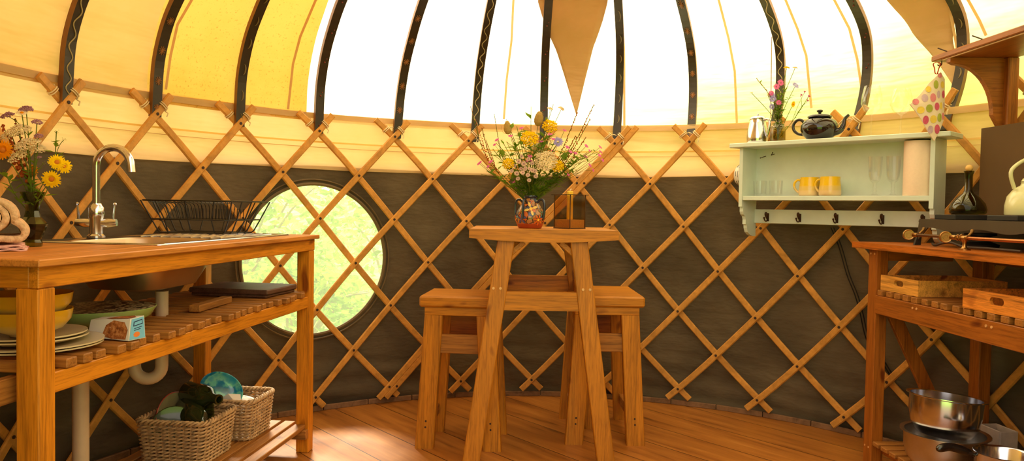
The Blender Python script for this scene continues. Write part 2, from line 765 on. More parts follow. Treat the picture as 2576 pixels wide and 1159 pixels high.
link(nt, x2.outputs[0], out.inputs['Surface'])
win = tag(mb.build('window_1', PANE, smooth=True, sharp=180), kind='structure')
mb = MB()
for rr, tr_ in ((PR, 0.009), (PR + 0.022, 0.004)):
    mb.tube([cyl(PT + rr * math.cos(2 * PI * i / 96) / RW, RW - 0.014, PZ + rr * math.sin(2 * PI * i / 96)) for i in range(96)], tr_, 6, closed=True)
mb.build('window_hem', plain('hem_cloth', (104, 84, 54), 0.8), win, smooth=True)

# ---- base strip at the foot of the wall
mb = MB()
for k in range(44):
    a0 = A0 + (A1 - A0) * k / 44
    a1 = A0 + (A1 - A0) * (k + 1) / 44 - 0.003
    p, q = cyl(a0, 1.893, 0.013), cyl(a1, 1.893, 0.013)
    mb.beam(p, q, 0.026, 0.014, (0, 0, 1))
tag(mb.build('baseboard_back', wood('grey_strip', (128, 92, 62), 0.7, 'N', 0.7, knots=False)), kind='structure')

# ---- roof profile (r, z) up one rib: left ribs stand plain, right ones belly out
PL = [(1.868, 1.36), (1.862, 1.46), (1.845, 1.60), (1.79, 1.74), (1.71, 1.85), (1.60, 1.96), (1.42, 2.08), (1.15, 2.22), (.80, 2.34), (.36, 2.42)]
PRt = [(1.89, 1.36), (1.955, 1.46), (2.02, 1.60), (2.04, 1.74), (2.0, 1.87), (1.86, 1.98), (1.62, 2.09), (1.30, 2.22), (.85, 2.34), (.36, 2.42)]


def wt(th):
    t = max(0.0, min(1.0, (th + 0.30) / 0.85))
    return t * t * (3 - 2 * t)


def prof(th, s, off=0.0):
    """point on the roof surface; s runs 0..9 up the profile"""
    w = wt(th)
    pts = [V((a[0] * (1 - w) + c[0] * w, a[1] * (1 - w) + c[1] * w)) for a, c in zip(PL, PRt)]
    s = max(0.0, min(8.9999, s))
    i = int(s)
    t = s - i
    p0, p1, p2, p3 = pts[max(i - 1, 0)], pts[i], pts[i + 1], pts[min(i + 2, 9)]
    p = 0.5 * ((2 * p1) + (p2 - p0) * t + (2 * p0 - 5 * p1 + 4 * p2 - p3) * t * t + (3 * p1 - p0 - 3 * p2 + p3) * t ** 3)
    d = 0.5 * ((p2 - p0) + 2 * (2 * p0 - 5 * p1 + 4 * p2 - p3) * t + 3 * (3 * p1 - p0 - 3 * p2 + p3) * t * t)
    n = V((d.y, -d.x)).normalized()
    p = p + n * off
    return cyl(th, p.x, p.y), (n.x, n.y), (d.x, d.y)


def on_roof(px, py, off=0.03):
    """where the sight line meets the roof"""
    d = ray(px, py)
    best = None
    t = 3.0
    prev = None
    while t < 4.6:
        P = CAM + d * t
        th = math.atan2(P.x, P.y)
        rr = math.hypot(P.x, P.y)
        lo, hi_ = 0.0, 8.999
        for _ in range(18):
            mid = (lo + hi_) / 2
            if prof(th, mid, off)[0].z < P.z:
                lo = mid
            else:
                hi_ = mid
        q = prof(th, lo, off)[0]
        g = rr - math.hypot(q.x, q.y)
        if prev is not None and prev < 0 <= g:
            return th, lo
        prev = g
        t += 0.01
    return th, lo


# canvas of the roof; the left cloths are yellowed with age
C_MID = canvas('roof_canvas_white', (238, 224, 196), (255, 244, 220), 0.72, 0.0, 0.25, 0.05)
C_RIGHT = canvas('roof_canvas_cream', (240, 224, 188), (255, 240, 200), 0.74, 0.0, 0.5, 0.16, 1.6)
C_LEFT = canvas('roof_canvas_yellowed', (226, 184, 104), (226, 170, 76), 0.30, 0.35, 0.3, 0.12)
C_FAR = canvas('roof_canvas_beige', (226, 190, 130), (220, 168, 96), 0.25, 0.0, 0.5, 0.10)  # far left cloth, its own beige and less see-through
mb = MB()
NT, NP = 156, 40
grid = []
for k in range(NP + 1):
    s = 0.75 + (8.999 - 0.75) * k / NP
    row = []
    for i in range(NT + 1):
        th = -2.62 + 5.24 * i / NT
        sag = 0.022 * abs(math.sin(PI * ((th + 1.276) / 0.2095))) * 0.0
        row.append(prof(th, s, 0.030 + 0.006 * noise.noise(V((th * 4, s, 3))) - sag)[0])
    grid.append(row)
o0 = len(mb.v)
mb.add([p for r_ in grid for p in r_], [])
for k in range(NP):
    for i in range(NT):
        th = -2.62 + 5.24 * (i + .5) / NT
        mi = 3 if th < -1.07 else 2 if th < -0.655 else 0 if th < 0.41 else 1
        mb.f.append((k * (NT + 1) + i, k * (NT + 1) + i + 1, (k + 1) * (NT + 1) + i + 1, (k + 1) * (NT + 1) + i))
        mb.m.append(mi)
roof = tag(mb.build('ceiling', [C_MID, C_RIGHT, C_LEFT, C_FAR], smooth=True, sharp=180), kind='structure')

# stitched seams on the roof cloth
SEAM = canvas('seam_tape', (226, 194, 150), (206, 156, 108), 0.42)


def surf_strip(pts, w, off, name, mat, parent):
    mb = MB()
    a, c = [], []
    P = [prof(th, s, off)[0] for th, s in pts]
    for i, p in enumerate(P):
        t = (P[min(i + 1, len(P) - 1)] - P[max(i - 1, 0)]).normalized()
        n = V((p.x, p.y, 0)).normalized()
        sd = t.cross(n).normalized()
        a.append(p + sd * w / 2)
        c.append(p - sd * w / 2)
    mb.grid([a, c])
    return mb.build(name, mat, parent, smooth=True, sharp=180)


for pl in ([(1291, 0), (1286, 100), (1274, 200), (1267, 300)], [(1810, 0), (1835, 95), (1850, 180), (1855, 312)],
           [(1980, 0), (2008, 70), (2030, 140), (2044, 275)], [(2104, 0), (2140, 70), (2160, 150), (2172, 230)],
           [(790, 0), (752, 90), (733, 160), (722, 275)], [(474, 0), (440, 60), (424, 140), (412, 225)],
           [(2440, 0), (2470, 50), (2486, 90)], [(1571, 180), (1571, 318)], [(2405, 210), (2416, 260)]):
    q = [on_roof(*p) for p in pl]
    th_top, s_top = q[0]
    q = [(th_top, 8.8), (th_top, min(8.5, s_top + 2.5)), (th_top, min(8, s_top + .8))] + q
    surf_strip(q, 0.012, 0.020, 'seam', SEAM, roof)

# second skin of the roof: two canvas points seen as darker wedges
C_FLAP = canvas('flap_canvas', (226, 192, 144), (196, 150, 104), 0.30, 0.0, 0.8, 0.1)


def flap(lab, left, right, tip, mat):
    mb = MB()
    rows = []
    n = 26
    L_ = [on_roof(*p, off=.02) for p in left]
    R_ = [on_roof(*p, off=.02) for p in right]
    T = on_roof(*tip, off=.02)
    L_.append(T)
    R_.append(T)
    # up and out of sight to the crown
    L_.insert(0, (L_[0][0] - 0.03, 8.6))
    R_.insert(0, (R_[0][0] + 0.03, 8.6))

    def samp(lst, t):
        x = t * (len(lst) - 1)
        i = min(int(x), len(lst) - 2)
        f = x - i
        return (lst[i][0] * (1 - f) + lst[i + 1][0] * f, lst[i][1] * (1 - f) + lst[i + 1][1] * f)
    for k in range(n + 1):
        a, c = samp(L_, k / n), samp(R_, k / n)
        row = []
        for i in range(9):
            f = i / 8
            th, s = a[0] * (1 - f) + c[0] * f, a[1] * (1 - f) + c[1] * f
            row.append(prof(th, s, 0.0205 + 0.004 * noise.noise(V((th * 5, s * 5, 9))))[0])
        rows.append(row)
    mb.grid(rows)
    o = mb.build('roof_cover_point', mat, None, smooth=True, sharp=180, solid=0.0015)
    return tag(o, lab, 'canvas flap')


flap('wide tan canvas wedge of the outer roof cover pointing down at the table flowers', [(1352, 0), (1400, 130)], [(1530, 0), (1492, 120)], (1450, 290), C_FLAP)
flap('tan canvas wedge of the outer roof cover above the hanging pot holder', [(2232, 0), (2300, 88)], [(2398, 0), (2396, 100)], (2408, 235), C_FLAP)

# eaves band of cream canvas inside the wall cloth
C_BAND = canvas('eaves_canvas', (226, 192, 144), (236, 190, 124), 0.24, 0.0, 0.4, 0.10, 2.5)
mb = MB()
rows = []
NB = 150
for k, z in enumerate((1.196, 1.205, 1.24, 1.27, 1.30, 1.308, 1.33, 1.336, 1.37, 1.41, 1.44, 1.475)):
    row = []
    for i in range(NB + 1):
        th = A0 + (A1 - A0) * i / NB
        zz = z + (0.009 * noise.noise(V((th * 3.1, 0, 4))) if k < 3 else 0)
        w = wt(th)
        top = 1.895 + 0.050 * w
        f = max(0, min(1, (z - 1.3) / 0.17))
        rr = (1.898 + 0.007 * noise.noise(V((th * 6, z * 9, 2)))) * (1 - f) + top * f
        if k == 5:
            rr += 0.004
        row.append(cyl(th, rr, zz))
    rows.append(row)
mb.grid(rows)
band = tag(mb.build('wall_eaves', C_BAND, smooth=True, sharp=180), kind='structure')
C_TAPE = canvas('eaves_tape', (220, 186, 138), (226, 180, 112), 0.26)
C_GLOW = canvas('eaves_glow_line', (240, 214, 150), (250, 214, 130), 0.55)  # glow of the brighter gap, put into a paler strip
for z0, z1, d, m_ in ((1.443, 1.470, -0.006, C_TAPE), (1.326, 1.334, -0.005, C_GLOW), (1.302, 1.305, -0.005, C_TAPE)):
    mb = MB()
    rr_ = []
    for z in (z0, z1):
        row = []
        for i in range(NB + 1):
            th = A0 + (A1 - A0) * i / NB
            w = wt(th)
            f = max(0, min(1, (z - 1.3) / 0.17))
            row.append(cyl(th, 1.894 * (1 - f) + (1.895 + 0.05 * w) * f + d, z))
        rr_.append(row)
    mb.grid(rr_)
    mb.build('seam', m_, band, smooth=True, sharp=180)

# ---- trellis: two panels of crossed laths lashed at the top
LW, LT = 0.031, 0.015


def lath_path(j0, kind, rad, dth=0.0):
    """kind +1: lath falling to the left ('/'), -1 falling to the right"""
    pts = []
    r_ = -0.42
    end = 6.28
    k = 0
    while True:
        rr = min(r_, end)
        th, z = node(j0 - kind * 0.5 * rr, rr)
        pts.append((th + dth, rad, z))
        if rr >= end:
            break
        r_ += 0.335
        k += 1
    return pts


def sweep_lath(mb, pts, w, t):
    P = [cyl(*p) for p in pts]
    vs, fs = [], []
    n = len(P)
    b_ = .0045
    for i in range(n):
        tg = (P[min(i + 1, n - 1)] - P[max(i - 1, 0)]).normalized()
        nr = V((P[i].x, P[i].y, 0)).normalized()
        nr = (nr - tg * nr.dot(tg)).normalized()
        sd = tg.cross(nr)
        k = 0.55 if i in (0, n - 1) else 1.0
        hw_, ht = w / 2, t / 2
        for a, c in ((-hw_ + b_, -ht), (hw_ - b_, -ht), (hw_, -ht + b_), (hw_, ht - b_), (hw_ - b_, ht), (-hw_ + b_, ht), (-hw_, ht - b_), (-hw_, -ht + b_)):
            vs.append(P[i] + sd * a + nr * c)
    for i in range(n - 1):
        for j in range(8):
            fs.append((i * 8 + j, i * 8 + (j + 1) % 8, (i + 1) * 8 + (j + 1) % 8, (i + 1) * 8 + j))
    fs.append(tuple(range(7, -1, -1)))
    fs.append(tuple((n - 1) * 8 + j for j in range(8)))
    mb.add(vs, fs)


trellis = thing('trellis', 'lattice of crossed wooden laths standing inside the dark canvas wall', 'trellis')
for j in range(-8, 17):
    mb = MB()
    sweep_lath(mb, lath_path(j, -1, 1.876), LW, LT)
    mb.build('lath', W_LATH, trellis)
for j, dth in [(j, 0.0) for j in range(-5, 19)] + [(7, 0.021)]:
    mb = MB()
    rad = 1.858
    sweep_lath(mb, lath_path(j, 1, rad, dth), LW, LT)
    for r_ in range(0, 7):
        th, z = node(j - 0.5 * r_, r_)
        p = cyl(th + dth, rad - LT / 2 + .001, z)
        n_ = V((-math.sin(th), -math.cos(th), 0))
        mb.tube([p, p + n_ * 0.0035], 0.0065, 8, mi=1)
    mb.build('lath', [W_LATH, DARK_HOLE], trellis)


def lash(j):
    th, z = node(j, 0)
    for sg in (-1, 1):
        r_ = -0.19
        tt, zz = node(j - sg * 0.5 * r_, r_)
        c = cyl(tt, 1.858 if sg > 0 else 1.876, zz)
        t2, z2 = node(j - sg * 0.5 * (r_ + .2), r_ + .2)
        ax = (cyl(t2, 1.858 if sg > 0 else 1.876, z2) - c).normalized()
        n_ = V((math.sin(tt), math.cos(tt), 0))
        sd = ax.cross(n_).normalized()
        mb = MB()
        mb.tube([c + sd * (0.021 * math.cos(a)) + n_ * (0.012 * math.sin(a)) + ax * (0.0042 * a / PI - .008) for a in [2 * PI * k / 14 for k in range(30)]]
                + [c + sd * 0.03 + ax * 0.016 - n_ * .012, c + sd * 0.036 + ax * 0.03 - n_ * .010], 0.0026, 5)
        mb.build('lashing', CORD, trellis, smooth=True)


for j in range(-4, 18):
    lash(j)

# ---- ribs
RIBC = plain('rib_paint', (46, 34, 20), 0.45, var=0.2)
RIBE = plain('rib_edge', (120, 74, 30), 0.5)
PAINT = {'vine': plain('painted_vine', (176, 156, 112), 0.6), 'star': plain('painted_star', (150, 96, 48), 0.6),
         'moon': plain('painted_moon', (120, 102, 66), 0.6), 'dot': plain('painted_dot', (118, 38, 18), 0.6)}
KINDS = {0: 'vine', 1: 'star', 2: 'moon', 3: 'dot', 4: 'star', 5: 'vine', 6: 'dot', 7: 'moon', 8: 'star', 9: 'vine', 10: 'dot', 11: 'moon'}
WORDS = {'vine': 'a winding pale vine', 'star': 'small orange stars', 'moon': 'pale crescents', 'dot': 'dark red dots'}
WHERE = {0: 'above the kitchen tap', 1: 'above the left end of the dish rack', 2: 'above the right end of the dish rack', 3: 'above the round window',
         4: 'right of the round window', 5: 'left of the table flowers', 6: 'rising behind the table flowers', 7: 'right of the tan roof wedge',
         8: 'left of the pale blue shelf', 9: 'behind the flowers on the blue shelf', 10: 'behind the wine glasses', 11: 'behind the hanging pot holder'}
# sideways lean of the middle ribs towards the top, as azimuth at s = 5.5
TOPPX = {0: (227, 0), 1: (450, 0), 2: (666, 0), 3: (854, 0), 4: (1064, 0), 5: (1237, 0), 6: (1380, 0), 7: (1555, 0), 8: (1713, 0), 9: (1926, 0), 10: (2138, 0), 11: (2385, 0)}
FOOTPX = {4: (997, 312), 5: (1193, 326), 6: (1369, 254), 7: (1551, 333), 8: (1742, 323), 9: (1955, 296)}
for j in range(-4, 18):
    th0, z0 = node(j, 0)
    kind = KINDS.get(j, 'dot')
    if j in FOOTPX:
        th0 = on_roof(*FOOTPX[j], off=0)[0]
    th1, s1 = on_roof(*TOPPX[j], off=0) if j in TOPPX else (th0, 5)
    if j not in FOOTPX:
        th1 = th0
    th1 = max(th0 - 0.06, min(th0 + 0.06, th1))

    def rib_th(s):
        return th0 + (th1 - th0) * max(0, min(1.3, s / max(s1, 1)))
    rib = thing('roof_rib', '', 'roof rib', cyl(th0, 1.868, 1.375))
    if j in WHERE:
        rib['label'] = 'dark roof rib painted with %s, %s' % (WORDS[kind], WHERE[j])
    else:
        rib['label'] = 'dark bent roof rib outside the picture, %s side' % ('left' if j < 5 else 'right')
        rib['group'] = 'ribs out of the picture on the %s' % ('left' if j < 5 else 'right')
    inv = Matrix.Translation(-V(rib.location))
    ns = 44
    L_ = []
    for k in range(ns + 1):
        s = 0.15 + (8.95 - 0.15) * k / ns
        p, n_, d_ = prof(rib_th(s), s, 0)
        L_.append((rib_th(s), p, n_, d_))
    vs, fs = [], []
    for th, p, n_, d_ in L_:
        sd = V((math.cos(th), -math.sin(th), 0))
        nr = V((n_[0] * math.sin(th), n_[0] * math.cos(th), n_[1]))
        for a, c in ((-.021, -.012), (.021, -.012), (.021, .012), (-.021, .012)):
            vs.append(p + sd * a + nr * c)
    mb = MB()
    for k in range(ns):
        for q in range(4):
            fs.append((k * 4 + q, k * 4 + (q + 1) % 4, (k + 1) * 4 + (q + 1) % 4, (k + 1) * 4 + q))
    fs += [(3, 2, 1, 0), tuple(ns * 4 + q for q in range(4))]
    mb.add(vs, fs, 0, inv)
    for fi in range(len(mb.f) - 2):
        if fi % 4 in (1, 3):
            mb.m[fi] = 1
    mb.build('rib_bar', [RIBC, RIBE], rib)
    if j in WHERE:
        mb = MB()

        def face(s, a):
            th = rib_th(s)
            p, n_, d_ = prof(th, s, -0.0132)
            return p + V((math.cos(th), -math.sin(th), 0)) * a
        if kind == 'vine':
            pts = [face(0.3 + k * 0.055, 0.010 * math.sin(k * 0.62)) for k in range(110)]
            mb.tube(pts, 0.0021, 4)
        else:
            s = 0.55
            while s < 6.5:
                if kind == 'star':
                    for k in range(5):
                        a = PI * k / 5 + .2
                        r0 = 0.016
                        mb.tube([face(s + r0 / .13 * math.sin(a), r0 * math.cos(a) * .9), face(s - r0 / .13 * math.sin(a), -r0 * math.cos(a) * .9)], 0.0016, 4)
                elif kind == 'moon':
                    sg = 1 if int(s * 10) % 2 else -1
                    mb.tube([face(s + 0.022 / .13 * math.sin(a), sg * (0.012 * math.cos(a) - .004)) for a in [-1.3 + k * .26 for k in range(11)]],
                            [.0008, .0014, .002, .0026, .003, .003, .003, .0026, .002, .0014, .0008], 4)
                else:
                    mb.ball(face(s, 0.0), 0.0045, 6)
                    mb.ball(face(s + .12, 0.008), 0.003, 6)
                s += {'star': 0.85, 'moon': 0.8, 'dot': 1.1}[kind]
        mb.v = [inv @ p for p in mb.v]
        mb.build('painted_motif', PAINT[kind], rib, smooth=True)

# crown ring the ribs meet in
mb = MB()
mb.tube([cyl(2 * PI * k / 40, 0.34, 2.425) for k in range(40)], 0.03, 8, closed=True)
tag(mb.build('crown_ring', RIBC, smooth=True), 'dark wooden ring where the roof ribs meet', 'crown ring')

# ================================================================== OUTSIDE
m, nt, b = newmat('meadow')
n, _ = noise_node(nt, 6, 6, .7)
r = ramp(nt, n.outputs['Fac'], [(0.3, lin((70, 120, 20))), (0.5, lin((130, 176, 50))), (0.7, lin((190, 214, 110)))])
link(nt, r.outputs['Color'], b.inputs['Base Color'])
b.inputs['Roughness'].default_value = 0.9
mb = MB()
rows = []
for k in range(15):
    rr = 2.0 + k * 1.2
    rows.append([cyl(2 * PI * i / 60, rr, -0.12 + (0.0 if rr < 4 else min(1.5, (rr - 4) * .12)) + .05 * noise.noise(V((math.sin(i / 60 * 2 * PI) * rr, math.cos(i / 60 * 2 * PI) * rr, 0)))) for i in range(60)])
mb.grid(rows, closed=True)
tag(mb.build('ground', m, smooth=True), kind='structure')

BUSHL = leafmat('bush_leaf', (160, 196, 60), 0.5, 0.45)
BUSHD = leafmat('bush_leaf_pale', (214, 224, 140), 0.5, 0.4)
BARK = plain('bark', (170, 150, 110), 0.8)


def bush(name, label, cat, c, rx, ry, rz_, n, ls, seed, mats):
    q = random.Random(seed)
    t = thing(name, label, cat, c)
    mb = MB()
    for i in range(n):
        a, e = q.uniform(0, 2 * PI), q.uniform(-.1, 1) * PI / 2
        k = q.uniform(.45, 1.0) ** .5
        p = V((rx * k * math.cos(a) * math.cos(e), ry * k * math.sin(a) * math.cos(e), rz_ * k * max(0, math.sin(e)) + .05 + q.uniform(0, .12)))
        u = V((q.uniform(-1, 1), q.uniform(-1, 1), q.uniform(-.5, .5))).normalized()
        w = u.cross(V((q.uniform(-1, 1), q.uniform(-1, 1), q.uniform(.2, 1)))).normalized()
        L_ = ls * q.uniform(.6, 1.3)
        mb.add([p, p + u * L_ * .45 + w * L_ * .28, p + u * L_, p + u * L_ * .45 - w * L_ * .28], [(0, 1, 2, 3)], i % 2)
    mb.build('foliage', mats, t)
    mb = MB()
    for i in range(9):
        a = q.uniform(0, 2 * PI)
        p = V((0.05 * math.cos(a), .05 * math.sin(a), -.15))
        e = V((rx * .7 * math.cos(a), ry * .7 * math.sin(a), rz_ * q.uniform(.5, 1)))
        mb.tube(spline([p, (p + e) / 2 + V((0, 0, .2)), e], 5), [.012] * 6 + [.009] * 4 + [.004], 5)
    mb.build('branches', BARK, t, smooth=True)
    return t


bush('bush', 'bright leafy bush filling the upper part of the round window', 'bush', (-3.2, 6.2, .3), 1.5, .8, 1.6, 2600, .13, 1, [BUSHL, BUSHD])
bush('bush', 'pale leafy bush with bare twigs at the right edge of the round window', 'bush', (-1.25, 4.9, .1), .65, .6, 1.25, 1500, .10, 2, [BUSHD, BUSHL])
bush('bush', 'low green undergrowth at the foot of the round window', 'undergrowth', (-1.9, 3.6, -.1), .9, .5, .50, 1700, .09, 3, [BUSHL, BUSHL])
bush('bush', 'green bush seen through the round window behind the sink counter', 'bush', (-3.3, 4.3, -.05), .65, .7, .9, 1500, .11, 4, [BUSHL, BUSHD])
bush('bush', 'tall hedge bush far beyond the round window', 'bush', (-4.6, 8.2, .5), 2.6, 1.0, 2.4, 2600, .18, 5, [BUSHD, BUSHL])

# ================================================================== SINK COUNTER (left)
LC = (V((-1.167, -0.565, 0)), math.atan2(0.9933, 0.1155))


def LW_(a, b_, z):
    """point of the left counter (along, towards the wall, up) in the world"""
    return LC[0] + V((0.1155 * a - 0.9933 * b_, 0.9933 * a + 0.1155 * b_, z))


lc = thing('sink_counter', 'open pine counter with slatted shelves carrying the steel sink on the left', 'counter', LC[0], LC[1])
ZU = 0.881
LL, LWD = 1.524, 0.50
PW = 0.050
for a in (0, LL - PW):
    for b_ in (0.0, LWD - PW):
        MB().box((a, b_, 0), (a + PW, b_ + PW + .004, ZU - .047), bev=.003).build('leg', W_CNT['Z'], lc)
# worktop with the cut-out for the sink
SA0, SA1, SB0, SB1 = 0.545, 1.44, 0.062, 0.50
mb = MB()
wx0, wx1, wy0, wy1 = -0.02, LL + .012, -0.018, LWD + .03
z0, z1 = ZU, ZU + .0165
for (x0, y0, x1_, y1_) in ((wx0, wy0, wx1, SB0 + .02), (wx0, SB1 - .02, wx1, wy1), (wx0, SB0 + .02, SA0 + .02, SB1 - .02), (SA1 - .02, SB0 + .02, wx1, SB1 - .02)):
    mb.box((x0, y0, z0), (x1_, y1_, z1), bev=.0025)
mb.build('worktop', wood('worktop_ply', (196, 124, 50), .8, 'X', .45, .7, knots=False), lc)
mb = MB().box((-.001, -.001, ZU - .047), (LL + .001, .022, ZU), bev=.002)
mb.build('apron', W_CNT['X'], lc)
MB().box((0, LWD - .022, ZU - .047), (LL, LWD, ZU), bev=.002).build('apron', W_CNT['X'], lc)
for a in (0, LL - .022):
    MB().box((a, .022, ZU - .047), (a + .022, LWD - .022, ZU), bev=.002).build('apron', W_CNT['Y'], lc)
for y, x0, x1_ in ((.006, PW, .60), (.006, .602, LL - PW)):
    MB().box((x0, y, .600), (x1_, y + .022, .646), bev=.002).build('shelf_rail', W_CNT['X'], lc)
MB().box((.58, .028, .600), (.62, .046, .646), bev=.002).build('rail_cleat', W_CNT['Z'], lc)
MB().box((-.03, .075, .585), (LL - .08, .10, .640), bev=.002).build('shelf_rail', W_SLAT['X'], lc)
MB().box((PW, LWD - .04, .600), (LL - PW, LWD - .018, .646), bev=.002).build('shelf_rail', W_CNT['X'], lc)
x = .028
k = 0
q = random.Random(5)
SLZ = .668
while x < LL - .05:
    w = .033 + q.uniform(-.002, .002)
    y0 = (.0 if not (k in (2, 5)) else .004) + q.uniform(-.012, .008)
    if PW > x > -1:
        y0 = PW + .002
    if x + w > LL - PW:
        y0 = .02
        MB().box((x, -.004, .648), (x + w, .0, SLZ), bev=.001)
    zt_ = SLZ + q.uniform(-.0015, .001)
    mb = MB()
    if x + w > .748 and x < .802:        # cut round the drain pipe
        mb.box((x, y0, .6465), (x + w, .175, zt_), bev=.0025)
        if x < .775 < x + w or True:
            mb.box((x, .240, .6465), (x + w, LWD - .02, zt_), bev=.0025)
    else:
        mb.box((x, y0, .6465), (x + w, LWD - .02, zt_), bev=.0025)
    mb.build('shelf_slat', W_SLAT['Y'], lc)
    x += w + (.019 if k % 3 else .026)
    k += 1
# lower shelf
for a in (PW + .0, LL - PW - .03):
    MB().box((a, .0, .062), (a + .03, LWD - .0, .100), bev=.002).build('shelf_rail', W_SLAT['Y'], lc)
for i in range(8):
    y0 = .012 + i * .060
    x0, x1_ = (PW + .002, LL - PW - .002) if (i in (0, 7)) else (.02, LL - .012)
    MB().box((x0, y0, .1005), (x1_, y0 + .045, .118), bev=.002).build('shelf_slat', W_SLAT['X'], lc)
SHZ = .1185

# ---- steel sink
sk = thing('kitchen_sink', 'inset stainless steel sink with ribbed drainer on the left counter', 'sink', LC[0] + V((0, 0, 0)), LC[1])
ZT = ZU + .0166
BX, BY, BRX, BRY = .775, .265, .185, .150       # bowl centre and half sizes


def rrect(cx, cy, hx, hy, r_, n=8):
    pts = []
    for qx, qy, a0 in ((1, 1, 0), (-1, 1, 90), (-1, -1, 180), (1, -1, 270)):
        for i in range(n):
            a = math.radians(a0 + 90 * i / (n - 1))
            pts.append((cx + qx * (hx - r_) + r_ * math.cos(a), cy + qy * (hy - r_) + r_ * math.sin(a)))
    return pts


mb = MB()
cx, cy = (SA0 + SA1) / 2, (SB0 + SB1) / 2
hx, hy = (SA1 - SA0) / 2, (SB1 - SB0) / 2


def ring(pts, z):
    return [(p[0], p[1], z) for p in pts]


outer0 = rrect(cx, cy, hx, hy, .03)
outer1 = rrect(cx, cy, hx - .004, hy - .004, .028)
inner = rrect(cx, cy, hx - .014, hy - .014, .022)
inner2 = rrect(cx, cy, hx - .018, hy - .018, .02)
b0 = rrect(BX, BY, BRX, BRY, .07)
mb.grid([ring(outer0, ZT), ring(outer1, ZT + .0045), ring(inner, ZT + .0045), ring(inner2, ZT + .002), ring(b0, ZT + .002),
         ring(rrect(BX, BY, BRX - .004, BRY - .004, .068), ZT - .004), ring(rrect(BX, BY, BRX - .012, BRY - .012, .07), ZT - .09),
         ring(rrect(BX, BY, BRX - .035, BRY - .035, .07), ZT - .140), ring(rrect(BX, BY, .05, .05, .045), ZT - .155)], closed=True)
for k in range(4 * 32, len(mb.m)):
    mb.m[k] = 1
mb.add(ring(rrect(BX, BY, .05, .05, .045), ZT - .155), [tuple(range(32))], 1)
mb.build('basin_and_drainer', [STEEL, plain('basin_steel', (196, 170, 140), .42, 1.0, .06, 6)], sk, smooth=True, sharp=35, solid=.0012)
mb = MB()
for i in range(9):
    y = SB0 + .07 + i * .037
    mb.tube([(1.0, y, ZT + .001), (1.02, y, ZT + .003), (SA1 - .06, y, ZT + .003), (SA1 - .04, y, ZT + .001)], .004, 6)
mb.build('drainer_ribs', STEEL, sk, smooth=True)
MB().lathe([(1e-6, ZT - .1555), (.035, ZT - .1555), (.035, ZT - .150), (.025, ZT - .152), (1e-6, ZT - .153)], (BX, BY - .0, 0), 20).build('plug_hole', STEEL_B, sk, smooth=True)

# ---- mixer tap
TA, TB = .825, .468
tap = thing('mixer_tap', 'chrome swan-neck mixer tap with two levers on the sink', 'tap', LW_(TA, TB, ZT + .0047), 0)
MB().lathe([(.027, 0), (.027, .006), (.021, .012), (.0205, .060), (.024, .066), (.024, .098), (.0175, .106), (.0165, .112), (1e-6, .112)], n=24).build('tap_body', STEEL, tap, smooth=True)
sd = V((.95, -.10, 0)).normalized()
rad_ = .060
pts = [V((0, 0, .10)), V((0, 0, .235))]
for k in range(1, 17):
    a = PI * k / 16
    pts.append(sd * (rad_ - rad_ * math.cos(a)) + V((0, 0, .235 + rad_ * math.sin(a))))
pts.append(sd * (2 * rad_ + .002) + V((0, 0, .215)))
mb = MB()
mb.tube(pts, [.0115] * 2 + [.0115 + .00012 * k for k in range(len(pts) - 3)] + [.0135], 14)
mb.build('spout', STEEL, tap, smooth=True)
ad = V((.98, .18, 0)).normalized()
for sg in (-1, 1):
    mb = MB()
    mb.tube([ad * (.015 * sg) + V((0, 0, .048)), ad * (.035 * sg) + V((0, 0, .048)), ad * (.062 * sg) + V((0, 0, .050))], [.013, .0145, .0115], 12)
    mb.tube([ad * (.052 * sg) + V((0, 0, .055)), ad * (.055 * sg) + V((0, 0, .085)), ad * (.057 * sg) + V((0, 0, .108))], [.005, .004, .0035], 8)
    mb.ball(ad * (.057 * sg) + V((0, 0, .110)), .006, 8)
    mb.build('lever', STEEL, tap, smooth=True)

# ---- waste pipes under the sink
PIPE = plain('waste_pipe_plastic', (196, 170, 140), 0.45, var=.05)
wp = thing('sink_trap', 'white plastic U-bend trap hanging under the sink', 'pipe', LW_(BX, .207, 0), 0)
inv = -V(wp.location)
pA = LW_(BX, .207, ZT - .158)
dd = V((-1, -.25, 0)).normalized()
zb = .50
pts = [pA, pA - V((0, 0, .10)), V((pA.x, pA.y, zb))]
rb = .040
for k in range(1, 13):
    a = PI * k / 12
    pts.append(V((pA.x, pA.y, zb)) + dd * (rb - rb * math.cos(a)) - V((0, 0, rb * math.sin(a))))
up = pts[-1]
pts += [up + V((0, 0, .06))]
MB().tube([p + inv for p in pts], .0195, 14).build('bend', PIPE, wp, smooth=True)
mb = MB()
mb.tube([up + inv + V((0, 0, .035)), up + inv + V((0, 0, .062))], .0255, 14)
mb.build('collar', PIPE, wp, smooth=True)
mb = MB()
e1 = up + V((0, 0, .062)) + inv
mb.tube(spline([e1, e1 + V((0, 0, .035)), e1 + dd * .05 + V((0, 0, .06)), LW_(.62, .40, .56) + inv], 5), .0185, 12)
mb.build('outlet', PIPE, wp, smooth=True)
pb = at(203, 1100, -.06)
mb = MB()
mb.tube([(pb.x, pb.y, .0), (pb.x, pb.y, .575)], .0215, 14)
tag(mb.build('waste_pipe', PIPE, smooth=True), 'upright plastic waste pipe under the near end of the left counter', 'pipe')

